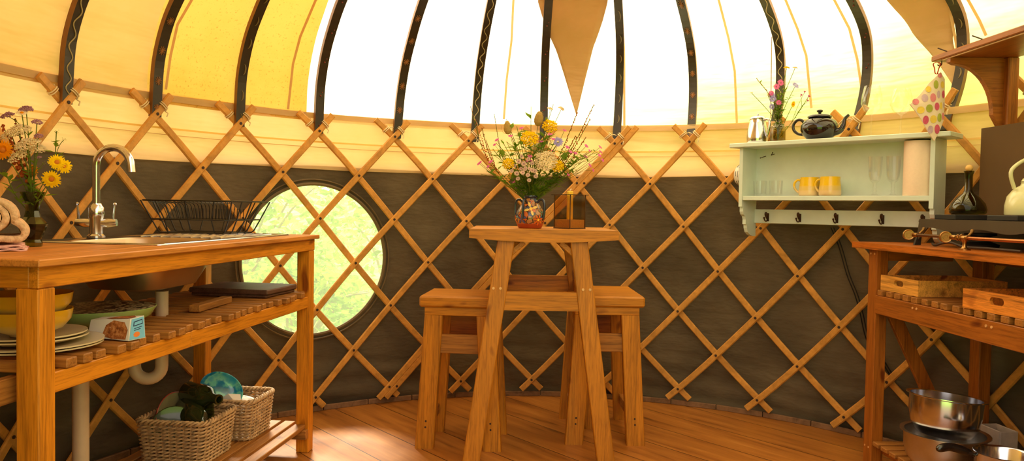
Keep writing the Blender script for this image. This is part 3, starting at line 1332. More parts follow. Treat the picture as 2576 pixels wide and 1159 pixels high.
# ---- dish rack of black wire
RA, RB = 1.355, .378
dr = thing('dish_rack', 'black wire dish rack standing empty on the sink drainer', 'dish rack', LW_(RA, RB, ZT + .007), LC[1] - .10)
mb = MB()
bx, by, tx, ty = .100, .145, .140, .197       # half sizes at the bottom and the top
hz = .125
r1 = [(p[0], p[1], hz) for p in rrect(0, 0, tx, ty, .03)]
mb.tube(r1, .0030, 6, closed=True)
mz = .052
r2 = [(p[0], p[1], mz) for p in rrect(0, 0, bx + .022, by + .024, .02)]
mb.tube(r2, .0026, 6, closed=True)
mb.build('rim_wire', BLACK, dr, smooth=True)
mb = MB()
for i in range(5):
    x = -bx + 2 * bx * i / 4
    xt = -tx * .95 + 2 * tx * .95 * i / 4
    mb.tube([(xt, -ty, hz), (x * 1.1, -by - .022, mz), (x, -by, .008), (x, -by + .012, 0), (x, by - .012, 0), (x, by, .008), (x * 1.1, by + .022, mz), (xt, ty, hz)], .0028, 6)
mb.build('cross_wire', BLACK, dr, smooth=True)
mb = MB()
for sg in (-1, 1):
    for i in range(3):
        y = -by * .7 + by * .7 * i
        MB().tube([(sg * tx, y * 1.25, hz), (sg * (bx + .02), y, mz), (sg * bx, y, .004)], .0024, 5).build('end_wire', BLACK, dr, smooth=True)
for i in range(21):
    y = -by * 1.05 + 2.1 * by * i / 20
    mb = MB()
    mb.tube(spline([(-.045, y * .92, mz - .002), (-.050, y * 1.0, .085), (-.058, y * 1.06, .108), (-.075, y * 1.10, .116), (-.11, y * 1.13, .120)], 4), .0016, 5)
    mb.build('plate_prong', BLACK, dr, smooth=True)
    MB().tube([(.035, y * .9, mz - .002), (.035, y * .92, .095)], .0016, 5).build('cup_prong', BLACK, dr, smooth=True)
mb = MB()
for y in (-by, by):
    mb.tube([(-bx, y * .9, .001), (bx, y * .9, .001)], .0028, 6)
for x in (-.045, .035):
    mb.tube([(x, -by - .02, mz), (x, by + .02, mz)], .0022, 5)
mb.build('base_wire', BLACK, dr, smooth=True)


# ================================================================== TABLE AND STOOLS
TZ = .937
tb = thing('bar_table', 'tall wooden table with splayed legs carrying the big vase of flowers', 'table', (-.045, 1.05, 0), 0)
mb = MB()
n_ = 24
fr, bk = -.235, .29
tops, bots = [], []
ol = []
for i in range(n_ + 1):
    x = -.297 + .594 * i / n_
    bow = .014 * (1 - (x / .297) ** 2)
    ol.append((x, TZ - .0365 - bow))
pts = [(-.297, TZ - .004), (-.293, TZ), (.293, TZ + .0), (.297, TZ - .004)]
outl = list(reversed(pts)) + ol
mb.prism(outl, fr, bk, 'Y')
mb.build('tabletop', W_TAB['X'], tb)


def table_leg(xt, yt, xb, yb, w, d):
    m_ = MB().leg((xb, yb, 0), (xt, yt, TZ - .048), w, d)
    return m_.build('leg', W_TAB['Z'], tb)


legs_ = ((-.150, -.195, -.277, -.220), (.142, -.195, .265, -.220), (-.150, .235, -.270, .260), (.142, .235, .265, .260))
for l in legs_:
    L_ = table_leg(*l, .070, .045)
    if l[1] < 0:
        mb = MB()
        for dx in (-.014, .014):
            f = (.655) / (TZ - .048)
            x = l[2] + (l[0] - l[2]) * f + dx
            y = l[3] + (l[1] - l[3]) * f - .0225
            mb.tube([(x, y + .002, .700), (x, y - .0015, .700)], .0052, 10)
        mb.build('screw', plain('screw_plug', (226, 180, 120), .4), L_, smooth=True)


def leg_x(l, z):
    return l[2] + (l[0] - l[2]) * z / (TZ - .048)


for y, za, zb_ in ((-.205, .612, .687), (.248, .640, .712)):
    ls = legs_[0] if y < 0 else legs_[2]
    rs = legs_[1] if y < 0 else legs_[3]
    z_ = (za + zb_) / 2
    mb = MB()
    mb.prism([(leg_x(ls, za) + .028, za), (leg_x(rs, za) - .028, za), (leg_x(rs, zb_) - .028, zb_), (leg_x(ls, zb_) + .028, zb_)], y - .014, y + .014, 'Y')
    mb.build('stretcher', W_TAB['X'], tb)
for sg, l0, l1 in ((-1, legs_[0], legs_[2]), (1, legs_[1], legs_[3])):
    x = leg_x(l0, .67)
    MB().box((x - .012, -.185, .635), (x + .012, .23, .700), bev=.002).build('stretcher', W_TAB['Y'], tb)
    xx = leg_x(l0, .87)
    # side bearer under the top and corner braces
    MB().box((xx - .012, -.185, TZ - .10), (xx + .012, .23, TZ - .052), bev=.002).build('bearer', W_TAB['Y'], tb)
    for ya, yb in ((-.19, -.09), (.23, .13)):
        MB().beam((xx - sg * .02, ya, TZ - .10), (xx - sg * .075, ya, TZ - .052), .022, .022).build('brace', W_TAB['Y'], tb)


def stool(loc, rz, sx, sy, label):
    t = thing('bar_stool', label, 'stool', loc, rz, None)
    ZS, TH_ = .648, .047
    mb = MB()
    mb.box((-sx, -sy, ZS - TH_), (sx, sy, ZS), bev=.007)
    mb.build('seat', W_TAB['X'], t)
    LX, LY = sx - .060, sy - .035
    FX, FY = sx - .026, sy - .028
    for a in (-1, 1):
        for c in (-1, 1):
            L_ = MB().leg((a * FX + 0, c * FY, 0), (a * LX, c * LY, ZS - TH_ - .035), .052 + .026, .045).build('leg', W_TAB['Z'], t)
            if c < 0:
                mb = MB()
                for zz in (.092, .118):
                    f = zz / .57
                    mb.tube([(a * (FX + (LX - FX) * f), -(FY + (LY - FY) * f) - .020, zz), (a * (FX + (LX - FX) * f), -(FY + (LY - FY) * f) - .0235, zz)], .0042, 8)
                mb.build('plug', DARK_HOLE, L_)
    for c in (-1, 1):
        m_ = MB().box((-LX - .039, c * LY - .0225, ZS - TH_ - .035), (LX + .039, c * LY + .0225, ZS - TH_), bev=.002)
        m_.build('apron', W_TAB['X'], t)
        MB().box((-LX + .02, c * (LY) - .012, .405), (LX - .02, c * (LY) + .012, .484), bev=.002).build('stretcher', W_SLAT['X'], t)
    MB().box((-LX + .034, LY - .030, .43), (LX - .034, LY - .014, .56), bev=.002).build('back_board', W_RC['X'], t)
    for a in (-1, 1):
        MB().box((a * (FX - .008) - .012, -FY + .01, .085), (a * (FX - .008) + .012, FY - .01, .13), bev=.002).build('foot_rail', W_SLAT['Y'], t)
    return t


stool((-.374, 1.105, 0), math.radians(-5), .170, .150, 'wooden stool with thick seat left of the tall table')
stool((.245, 1.275, 0), math.radians(0), .160, .225, 'wooden stool with thick seat right of the tall table')


def at_z(px, py, z):
    d = ray(px, py)
    return CAM + d * ((z - CAM.z) / d.z)


# ================================================================== FLOWERS
FC = {}


def petal_mat(name, c, tr=.35):
    return leafmat('petal_' + name, c, tr, .12)


P_YEL = petal_mat('golden', (252, 200, 24), .15)
P_ORA = petal_mat('orange', (250, 156, 20))
P_WHT = petal_mat('cream', (246, 226, 186))
P_PINK = petal_mat('pink', (228, 110, 170))
P_PINKD = petal_mat('campion', (224, 116, 168), .2)
P_MAUVE = petal_mat('mauve', (190, 140, 150))
P_BLUE = petal_mat('blue', (170, 160, 226))
P_RUST = petal_mat('rust', (196, 100, 50))
P_RED = petal_mat('dark_red', (160, 56, 26))
P_TAN = petal_mat('teasel_tan', (204, 172, 104))
P_PALE = petal_mat('faded_pink', (226, 190, 168))
P_EYE = plain('flower_eye', (196, 110, 10), .8)
P_GRN = petal_mat('bud_green', (150, 150, 70))


def rot_to(d):
    return V(d).normalized().to_track_quat('Z', 'Y').to_matrix().to_4x4()


def head_mesh(kind, r, q, M, mb):
    """a flower head of the given kind, radius r, facing +Z of M"""
    if kind in ('tansy', 'umbel', 'cluster', 'buds'):
        n = {'tansy': 64, 'umbel': 170, 'cluster': 36, 'buds': 16}[kind]
        br = {'tansy': .125, 'umbel': .070, 'cluster': .17, 'buds': .12}[kind] * r
        for i in range(n):
            a = 2.39996 * i
            k = math.sqrt((i + .5) / n)
            p = V((r * k * math.cos(a), r * k * math.sin(a), r * .45 * (1 - k * k) + q.uniform(-.1, .1) * r))
            if kind == 'buds':
                p.z = q.uniform(-.8, .8) * r
            s_ = br * q.uniform(.8, 1.25)
            mb2 = MB()
            mb2.ball(p, s_, 6)
            mb.add([M @ v for v in mb2.v], mb2.f, 0)
            if kind != 'tansy' and i % 2 == 0:
                w = V((q.uniform(-1, 1), q.uniform(-1, 1), .4)).normalized() * s_ * 1.9
                t_ = w.cross(V((0, 0, 1))).normalized() * s_ * .9
                mb.add([M @ (p - t_), M @ (p + w * .5), M @ (p + t_), M @ (p + w)], [(0, 1, 3), (1, 2, 3)], 0)
    elif kind in ('daisy', 'chicory', 'marigold', 'pinkie'):
        n = {'daisy': 15, 'chicory': 16, 'marigold': 22, 'pinkie': 6}[kind]
        for ring_ in range(2 if kind in ('marigold', 'pinkie') else 1):
            for i in range(n):
                a = 2 * PI * (i + ring_ * .5) / n + q.uniform(-.08, .08)
                rr = r * (1 - .22 * ring_) * q.uniform(.92, 1.05)
                w = r * (2.6 / n)
                u = V((math.cos(a), math.sin(a), 0))
                t_ = V((-math.sin(a), math.cos(a), 0))
                z = V((0, 0, 1))
                up_ = z * r * (.12 + .1 * ring_)
                mb.add([M @ (u * r * .15), M @ (u * rr * .6 + t_ * w + up_), M @ (u * rr + t_ * w * .5 + up_ * .6), M @ (u * rr * 1.03 + up_ * .5),
                        M @ (u * rr - t_ * w * .5 + up_ * .6), M @ (u * rr * .6 - t_ * w + up_)], [(0, 1, 2, 3, 4, 5)], 0)
        m2 = MB()
        m2.ball((0, 0, r * .08), r * (.30 if kind != 'chicory' else .12), 10, sz=.6)
        mb.add([M @ v for v in m2.v], m2.f, 1)
    elif kind == 'bell':
        m2 = MB()
        m2.lathe([(r * .12, -r * 1.1), (r * .22, -r * .4), (r * .3, 0), (r * .75, r * .45), (r * 1.0, r * .9), (r * .55, r * .75), (.0001, r * .6)], (0, 0, 0), 7)
        mb.add([M @ v for v in m2.v], m2.f, 0)
    elif kind == 'teasel':
        m2 = MB()
        m2.lathe([(1e-6, -r * 1.4), (r * .5, -r * 1.25), (r * .88, -r * .6), (r * .9, 0), (r * .7, r * .9), (r * .35, r * 1.5), (1e-6, r * 1.65)], (0, 0, 0), 12)
        mb.add([M @ v for v in m2.v], m2.f, 0)
        for i in range(150):
            h = -1.2 + 2.7 * i / 150
            a = 2.39996 * i
            rr = r * (.9 * math.sqrt(max(.02, 1 - ((h - .05) / 1.65) ** 2)))
            u = V((math.cos(a), math.sin(a), 0))
            p = u * rr * .9 + V((0, 0, h * r))
            e = p + u * r * .34 + V((0, 0, r * .26))
            t_ = V((-math.sin(a), math.cos(a), 0)) * r * .06
            mb.add([M @ (p - t_), M @ (p + t_), M @ e], [(0, 1, 2)], 0)
        for i in range(5):
            a = 2 * PI * i / 5
            u = V((math.cos(a), math.sin(a), 0))
            m3 = MB()
            m3.tube(spline([V((0, 0, -1.3 * r)), u * r * 1.1 + V((0, 0, -.9 * r)), u * r * 1.5 + V((0, 0, .8 * r))], 4), [.03 * r] * 8 + [.005 * r], 4)
            mb.add([M @ v for v in m3.v], m3.f, 1)
    elif kind == 'leaf':
        m2 = MB()
        out_ = [(0, 0), (.45, .25), (.62, .05), (.55, .45), (.9, .62), (.5, .75), (.35, 1.15), (0, 1.0), (-.35, 1.15), (-.5, .75), (-.9, .62), (-.55, .45), (-.62, .05), (-.45, .25)]
        pts = [(x * r, 0.1 * r * (abs(x)), y * r) for x, y in out_]
        mb.add([M @ V(p) for p in pts] + [M @ V((0, 0, .55 * r))], [(i, (i + 1) % 14, 14) for i in range(14)], 0)


def flower(name, label, cat, base, tip, kind, r, mats, group=None, bend=0.25, stem_r=.0013, leaves=4, face=None, extra=None, seed=None, leafsize=.022):
    """one cut stem: stem, blossoms, leaves. extra = list of side tips"""
    base, tip = V(base), V(tip)
    q = random.Random(seed if seed is not None else int(abs(tip.x * 9173 + tip.z * 3571 + tip.y * 771) * 10))
    t = thing(name, label, cat, base, 0, group)
    tips = [tip] + [V(e) for e in (extra or [])]
    hz_ = V((tip.x - base.x, tip.y - base.y, 0))
    ctrl = [V((0, 0, 0)), hz_ * bend + V((0, 0, (tip.z - base.z) * .45)), tip - base]
    main = spline(ctrl, 10)
    mb = MB()
    mb.tube(main, [stem_r] * len(main), 5)
    for i, e in enumerate(tips[1:]):
        a = main[min(len(main) - 4, int(len(main) * q.uniform(.45, .75)))]
        mb.tube(spline([a, (a + e - base) / 2 + V((0, 0, .008)), e - base], 6), stem_r * .7, 4)
    mb.build('stem', GREEN_ST, t, smooth=True)
    for i, e in enumerate(tips):
        mb = MB()
        d = face if face else ((e - base) - ctrl[1]).normalized() + V((q.uniform(-.3, .3), -.55, q.uniform(-.1, .3)))
        if kind == 'spike':
            n = 48 if r < .009 else 34
            path = main if i == 0 else None
            L0 = (e - base)
            a0 = main[int(len(main) * .45)] if i == 0 else a_prev
            for k in range(n):
                f = k / (n - 1)
                p = a0.lerp(L0, f) if i else main[min(len(main) - 1, int(len(main) * (.42 + .58 * f)))].lerp(main[min(len(main) - 1, int(len(main) * (.42 + .58 * f)) + 1)], (f * 9.3) % 1)
                m2 = MB()
                m2.ball(p + V((q.uniform(-1, 1), q.uniform(-1, 1), q.uniform(-1, 1))) * r * (1.4 - f), r * q.uniform(.45, .8) * (1.2 - .6 * f), 5)
                mb.add(m2.v, m2.f, 0)
            a_prev = main[int(len(main) * .5)]
        else:
            M = Matrix.Translation(e - base) @ rot_to(d)
            head_mesh(kind, r * (1 if i == 0 else q.uniform(.7, 1)), q, M, mb)
        mb.build({'leaf': 'leaf_blade', 'spike': 'seed_spike', 'buds': 'buds'}.get(kind, 'blossom'), mats, t, smooth=kind in ('bell',))
    if leaves:
        mb = MB()
        for k in range(leaves):
            f = q.uniform(.3, .92)
            p = main[int(f * (len(main) - 1))]
            a = q.uniform(0, 2 * PI)
            d = V((math.cos(a), math.sin(a), q.uniform(.2, 1.1))).normalized()
            w = d.cross(V((0, 0, 1))).normalized() * leafsize * .17
            L_ = leafsize * q.uniform(.7, 1.4)
            mb.add([p, p + d * L_ * .4 + w, p + d * L_ + V((0, 0, -L_ * .2)), p + d * L_ * .4 - w], [(0, 1, 2, 3)])
        mb.build('leaves', LEAF, t)
    return t


# ================================================================== ON THE SINK COUNTER
ZTOP = ZU + .0166
vb = at_z(84, 619, ZTOP)
vp = V((-1.45, -.147, ZTOP + .0005))
gv = thing('glass_vase', 'small green faceted glass vase beside the rolled towel on the left counter', 'vase', vp)
mb = MB()
mb.lathe([(.001, .0), (.022, 0), (.024, .010), (.020, .018), (.034, .052), (.036, .060), (.020, .078), (.016, .095), (.018, .120), (.030, .145), (.028, .145), (.015, .118), (.013, .095), (.016, .080), (.030, .060), (.016, .020), (.001, .018)], n=8)
VASEG = glass('vase_green_glass', (182, 192, 128), .05, 1.0)
mb.build('glass_body', VASEG, gv)
MB().lathe([(.001, .019), (.015, .019), (.0285, .056), (.0285, .060), (.017, .076), (.001, .076)], n=8).build('water', glass('water_murky', (160, 164, 90), .05, .6), gv)


def vt(px, py, dy=0.0):
    return at(px, py, vp.y + dy)


vo = vp + V((0, 0, .08))
flower('marigold', 'wide orange marigold at the left edge above the rolled towel', 'flower', vo, vt(8, 378, -.02), 'marigold', .026, [P_ORA, P_EYE], face=(.1, -1, .15), leaves=2)
flower('marigold', 'orange marigold hanging lowest on the right of the left vase', 'flower', vo, vt(130, 450, -.04), 'marigold', .023, [P_YEL, P_EYE], face=(.35, -1, -.25), leaves=3)
flower('marigold', 'orange marigold facing right beside a dark leaf in the left vase', 'flower', vo, vt(143, 408, -.01), 'marigold', .021, [P_YEL, P_EYE], face=(.6, -.8, .3), leaves=4, extra=[vt(160, 418)])
flower('marigold', 'half hidden orange marigold in the middle of the left vase', 'flower', vo, vt(84, 430, .01), 'marigold', .018, [P_ORA, P_EYE], face=(-.3, -1, .1), leaves=2)
flower('oxeye_daisy', 'single white daisy with orange eye at the top of the left vase', 'flower', vo, vt(55, 284), 'daisy', .015, [P_WHT, P_ORA], face=(.2, -.5, .8), leaves=2)
flower('marjoram', 'mauve flower cluster beside the daisy in the left vase', 'flower', vo, vt(66, 276, .02), 'cluster', .017, [P_MAUVE], leaves=3, extra=[vt(20, 292, .02)])
flower('marjoram', 'mauve cluster right of the daisy in the left vase', 'flower', vo, vt(93, 308, .01), 'cluster', .013, [P_MAUVE], leaves=3)
flower('marjoram', 'mauve cluster against the wooden lath in the left vase', 'flower', vo, vt(97, 343), 'cluster', .011, [P_MAUVE], leaves=3, extra=[vt(97, 397, .01)])
for i, (px, py, dy, r_, w_) in enumerate(((48, 330, .0, .030, 'highest'), (30, 342, .02, .028, 'leftmost'), (70, 365, -.01, .032, 'middle'), (50, 395, .0, .030, 'lowest'), (95, 375, .01, .022, 'rightmost'))):
    flower('meadowsweet', 'creamy frothy flower head, %s of five in the left vase' % w_, 'flower', vo, vt(px, py, dy), 'umbel', r_, [P_WHT], leaves=3)
flower('dock_spike', 'rust brown dock spike leaning left in the left vase', 'seed spike', vo, vt(8, 318, .02), 'spike', .0075, [P_RUST], leaves=1, extra=[vt(-8, 350, .02)])
flower('dock_spike', 'thin dark seed spike under the daisy in the left vase', 'seed spike', vo, vt(38, 300, .03), 'spike', .0045, [P_RED], leaves=0)
flower('leafy_sprig', 'green leafy sprig arching to the right out of the left vase', 'leafy stem', vo, vt(142, 330), 'buds', .006, [P_GRN], leaves=16, leafsize=.034, bend=.8, extra=[vt(160, 352), vt(158, 390)])
flower('leafy_sprig', 'green leaves leaning left over the rolled towel', 'leafy stem', vo, vt(12, 428), 'buds', .004, [P_GRN], leaves=12, leafsize=.04, bend=.6)
flower('leafy_sprig', 'green leafy stem filling the middle of the left vase', 'leafy stem', vo, vt(70, 420, -.02), 'buds', .006, [P_GRN], leaves=20, leafsize=.035, bend=.2, extra=[vt(110, 410)])

# towel and cloth
TERRY = plain('terry_towel', (222, 182, 140), .95, var=.18, scale=120, bmp=.7, spec=.1)
tp = at_z(8, 600, ZTOP)
tp.z = ZTOP
tw = V((-1.452, -.300, ZTOP))
mb = MB()
prof_ = []
q = random.Random(3)
n_ = 60
for k in range(n_ + 1):
    a = k / n_ * 4.9 * PI
    rr = .006 + .0155 * a / (2 * PI)
    prof_.append((rr * math.cos(-a + 2.6) * 1.1 + q.uniform(-.0005, .0005), rr * math.sin(-a + 2.6)))
cx, cz = .002, .066
sheet = [(cx + p[0], cz + p[1]) for p in prof_]
ex, ez = sheet[-1]
tail = [(.060, .050), (.070, .034), (.066, .018), (.045, .013), (.01, .013), (-.04, .013)]
ctl = [V((ex, ez, 0))] + [V((a, c, 0)) for a, c in tail]
sheet += [(p.x, p.y) for p in spline(ctl, 6)[1:]]
rows = []
rt = V((.84, .52, 0)).normalized()      # across the sight line
dp = V((-.52, .84, 0)).normalized()
for k in range(13):
    y = -.075 + .15 * k / 12
    rows.append([tw + rt * p[0] + dp * (y + .002 * math.sin(p[0] * 300)) + V((0, 0, p[1] + .016)) + V((0, 0, .0015 * math.sin(y * 90 + p[0] * 80))) for p in sheet])
mb.grid(rows)
o = mb.build('rolled_towel', TERRY, smooth=True, sharp=180, solid=.0150)
tag(o, 'peach rolled hand towel at the left edge of the counter', 'towel')
PINKC = plain('pink_cloth', (226, 176, 160), .9, var=.1, scale=60, bmp=.3)
STRIPE = plain('pink_cloth_stripe', (204, 120, 112), .9)
mb = MB()
for L_ in range(3):
    hx_, hy_ = .072 - .004 * L_, .085
    rows = []
    for i in range(15):
        x = -hx_ + 2 * hx_ * i / 14
        rows.append([tw + rt * (x + .004 * math.sin(j * 1.7 + L_)) + dp * (-hy_ + 2 * hy_ * j / 14) + V((0, 0, .0028 + .0048 * L_ + .0012 * math.sin(i * 1.3 + j * .8 + L_ * 2) - (.002 if (i == 14 and L_) else 0))) for j in range(15)])
    o0 = len(mb.f)
    mb.grid(rows)
    for k in range(o0, len(mb.f)):
        mb.m[k] = 1 if (k - o0) % 14 in (2, 5, 8, 11) else 0
o = mb.build('folded_cloth', [PINKC, STRIPE], smooth=True, sharp=180, solid=.0036)
tag(o, 'pink striped cloth folded flat under the rolled towel', 'cloth')

# ---- crockery on the slatted shelf
CREAM = plain('cream_glaze', (226, 206, 164), .25, var=.05, scale=8, coat=.3)
PLATE = plain('plate_glaze', (206, 182, 140), .25, var=.06, scale=8, coat=.3)
m, nt, b = newmat('yellow_bowl_glaze')
tc = nt.nodes.new('ShaderNodeTexCoord')
sp = nt.nodes.new('ShaderNodeSeparateXYZ')
link(nt, tc.outputs['Object'], sp.inputs[0])
r = ramp(nt, sp.outputs['Z'], [(.0, lin((222, 196, 140))), (.018, lin((226, 196, 120))), (.034, lin((226, 168, 28))), (.08, lin((232, 170, 18)))])
link(nt, r.outputs['Color'], b.inputs['Base Color'])
b.inputs['Roughness'].default_value = .25
b.inputs['Coat Weight'].default_value = .4
BOWLY = m
pc = V((-1.305, -.36, 0))
zz = .6695


def plate(c, z, r_, label, h=.012):
    mb = MB()
    mb.lathe([(.001, .002), (r_ * .55, .002), (r_ * .58, 0), (r_ * .62, .002), (r_ * .8, .005), (r_, h), (r_ * 1.0, h + .0035), (r_ * .8, .0095), (r_ * .6, .006), (.001, .006)], n=48)
    o = mb.build('plate', PLATE, smooth=True, sharp=60)
    o.location = (c.x, c.y, z)
    return tag(o, label, 'plate')


plate(pc, zz, .143, 'lowest large cream plate in the stack behind the near counter leg', .009)
plate(pc + V((.003, -.002, 0)), zz + .0065, .143, 'upper large cream plate in the stack behind the near counter leg', .009)
plate(pc + V((-.012, 0, 0)), zz + .0150, .122, 'lower of the two smaller cream plates under the yellow bowls', .013)
plate(pc + V((-.014, 0, 0)), zz + .0220, .120, 'topmost cream plate directly under the yellow bowls', .013)


def bowl(c, z, r_, h, label, mat, name='bowl', foot=.4):
    mb = MB()
    mb.lathe([(.001, .004), (r_ * foot * .9, .004), (r_ * foot, 0), (r_ * foot * 1.05, .004), (r_ * .78, h * .28), (r_ * .95, h * .6), (r_, h), (r_ * .965, h), (r_ * .91, h * .6), (r_ * .74, h * .32), (r_ * .4, .010), (.001, .009)], n=48)
    o = mb.build(name, mat, smooth=True, sharp=70)
    o.location = (c.x, c.y, z)
    return tag(o, label, 'bowl')


bowl(pc + V((-.018, .0, 0)), zz + .0300, .094, .062, 'lower yellow bowl with cream foot, resting on the cream plates', BOWLY)
bowl(pc + V((-.018, .0, 0)), zz + .0690, .094, .062, 'upper yellow bowl nested inside another above the cream plates', BOWLY)

# green bowl with a patterned inside
GRNB = plain('green_glaze', (160, 190, 110), .25, var=.06, scale=8, coat=.4)
m, nt, b = newmat('bowl_pattern')
tc = nt.nodes.new('ShaderNodeTexCoord')
vo_ = nt.nodes.new('ShaderNodeTexVoronoi')
vo_.inputs['Scale'].default_value = 62
link(nt, tc.outputs['Object'], vo_.inputs['Vector'])
r = ramp(nt, vo_.outputs['Distance'], [(.0, lin((40, 30, 22))), (.18, lin((44, 34, 24))), (.24, lin((196, 176, 140))), (.44, lin((190, 168, 130))), (.52, lin((38, 28, 20)))])
link(nt, r.outputs['Color'], b.inputs['Base Color'])
b.inputs['Roughness'].default_value = .3
gb = thing('serving_bowl', 'wide green bowl with black and cream flower pattern inside, on the slatted shelf', 'bowl', (-1.325, -.045, .670), 0)
MB().lathe([(.001, .003), (.05, .003), (.055, 0), (.06, .003), (.098, .012), (.128, .030), (.143, .054), (.1405, .055)], n=56).build('outer_bowl', GRNB, gb, smooth=True, sharp=60)
MB().lathe([(.1402, .0552), (.125, .033), (.095, .015), (.055, .008), (.001, .007)], n=56).build('patterned_inside', m, gb, smooth=True, sharp=60)

# biscuit box
bxp = at_z(322, 868, .6695)
BXW = plain('box_white', (226, 216, 200), .4, var=.03)
BXB = plain('box_blue', (120, 186, 214), .4, var=.05)
BXN = plain('box_navy', (40, 50, 96), .4)
BXO = plain('box_orange', (230, 130, 60), .4)
m, nt, b = newmat('biscuit_picture')
n, _ = noise_node(nt, 90, 4, .7)
r = ramp(nt, n.outputs['Fac'], [(.35, lin((104, 48, 18))), (.5, lin((170, 96, 44))), (.65, lin((206, 140, 84)))])
link(nt, r.outputs['Color'], b.inputs['Base Color'])
BXC = m
bx_ = thing('biscuit_box', 'white and pale blue biscuit box with brown cookie pictures on the slatted shelf', 'box', (-1.128, -.236, .670), math.radians(-14))
# local: x towards the printed end, y across
lx, wy, hh = .125, .027, .058
mb = MB()
v8 = [(-lx, -wy, .004), (0, -wy, 0), (.004, wy, 0), (-lx, wy, .004), (-lx, -wy + .012, hh - .012), (-.004, -wy + .010, hh - .004), (.002, wy - .002, hh), (-lx, wy - .002, hh - .010)]
mb.add(v8, [(0, 3, 2, 1), (0, 1, 5, 4), (1, 2, 6, 5), (2, 3, 7, 6), (3, 0, 4, 7), (4, 5, 6, 7)])
mb.build('carton', BXW, bx_)


def onface(o_, u_, v_, pts, mat, name, off=.0006, parent=bx_):
    """printed patch on a carton face given by its four corners"""
    c00, c10, c11, c01 = [V(v8[i]) for i in o_]
    n_ = (c10 - c00).cross(c01 - c00).normalized()
    mb = MB()
    k = len(pts)
    cx_, cy_ = sum(p[0] for p in pts) / k, sum(p[1] for p in pts) / k
    vs = [((c00 * (1 - a) + c10 * a) * (1 - c) + (c01 * (1 - a) + c11 * a) * c) + n_ * (off + .0006) for a, c in [(cx_, cy_)] + list(pts)]
    mb.add(vs, [(0, 1 + i, 1 + (i + 1) % k) for i in range(k)])
    return mb.build(name, mat, parent)


eo, eu, ev = (1, 2, 6, 5), None, None
onface(eo, eu, ev, [(.03, .03), (.97, .03), (.94, .97), (.10, .97)], BXB, 'blue_end')
onface(eo, eu, ev, [(.22, .62), (.85, .66), (.83, .88), (.24, .84)], BXN, 'printed_panel', .0010)
onface(eo, eu, ev, [(.27, .66), (.80, .70), (.79, .84), (.28, .80)], BXB, 'printed_panel', .0013)
onface(eo, eu, ev, [(.28, .50), (.80, .54), (.80, .57), (.28, .53)], BXN, 'printed_line', .0010)
onface(eo, eu, ev, [(.28, .42), (.70, .45), (.70, .48), (.28, .45)], BXN, 'printed_line', .0010)
onface(eo, eu, ev, [(.45 + .20 * math.cos(a), .24 + .12 * math.sin(a)) for a in [2 * PI * k / 14 for k in range(14)]], BXO, 'printed_spot', .0010)
so, su, sv = (0, 1, 5, 4), None, None
onface(so, su, sv, [(.35, .12), (.6, .02), (.93, .05), (.97, .5), (.88, .85), (.6, .95), (.42, .7)], BXC, 'cookie_picture')
to, tu, tv = (4, 5, 6, 7), None, None
onface(to, tu, tv, [(.30, .30), (.55, .05), (.92, .08), (.97, .55), (.80, .92), (.5, .85)], BXC, 'cookie_picture')

# dark chopping board and an offcut
DKB = wood('dark_board', (96, 64, 48), .75, 'X', .5, knots=False)
db = tag(MB().box((-.115, -.155, 0), (.115, .155, .010), bev=.003).box((-.120, -.162, .0105), (.120, .162, .030), bev=.004).build('chopping_board', DKB),
         'dark brown wooden board lying at the far end of the slatted shelf', 'board')
p = LW_(1.325, .205, .6705)
db.location = p
db.rotation_euler = (0, 0, LC[1] - .06)
oc = tag(MB().box((-.125, -.018, 0), (.125, .018, .022), bev=.002).build('wood_offcut', W_SLAT['X']), 'loose strip of wood lying across the slatted shelf by the drain pipe', 'wood strip')
oc.location = LW_(.93, .125, .6705)
oc.rotation_euler = (0, 0, LC[1] + .08)

# ---- wicker baskets on the lower shelf
WICK = wood('wicker', (186, 146, 100), .6, 'N', .65, 3, knots=False)


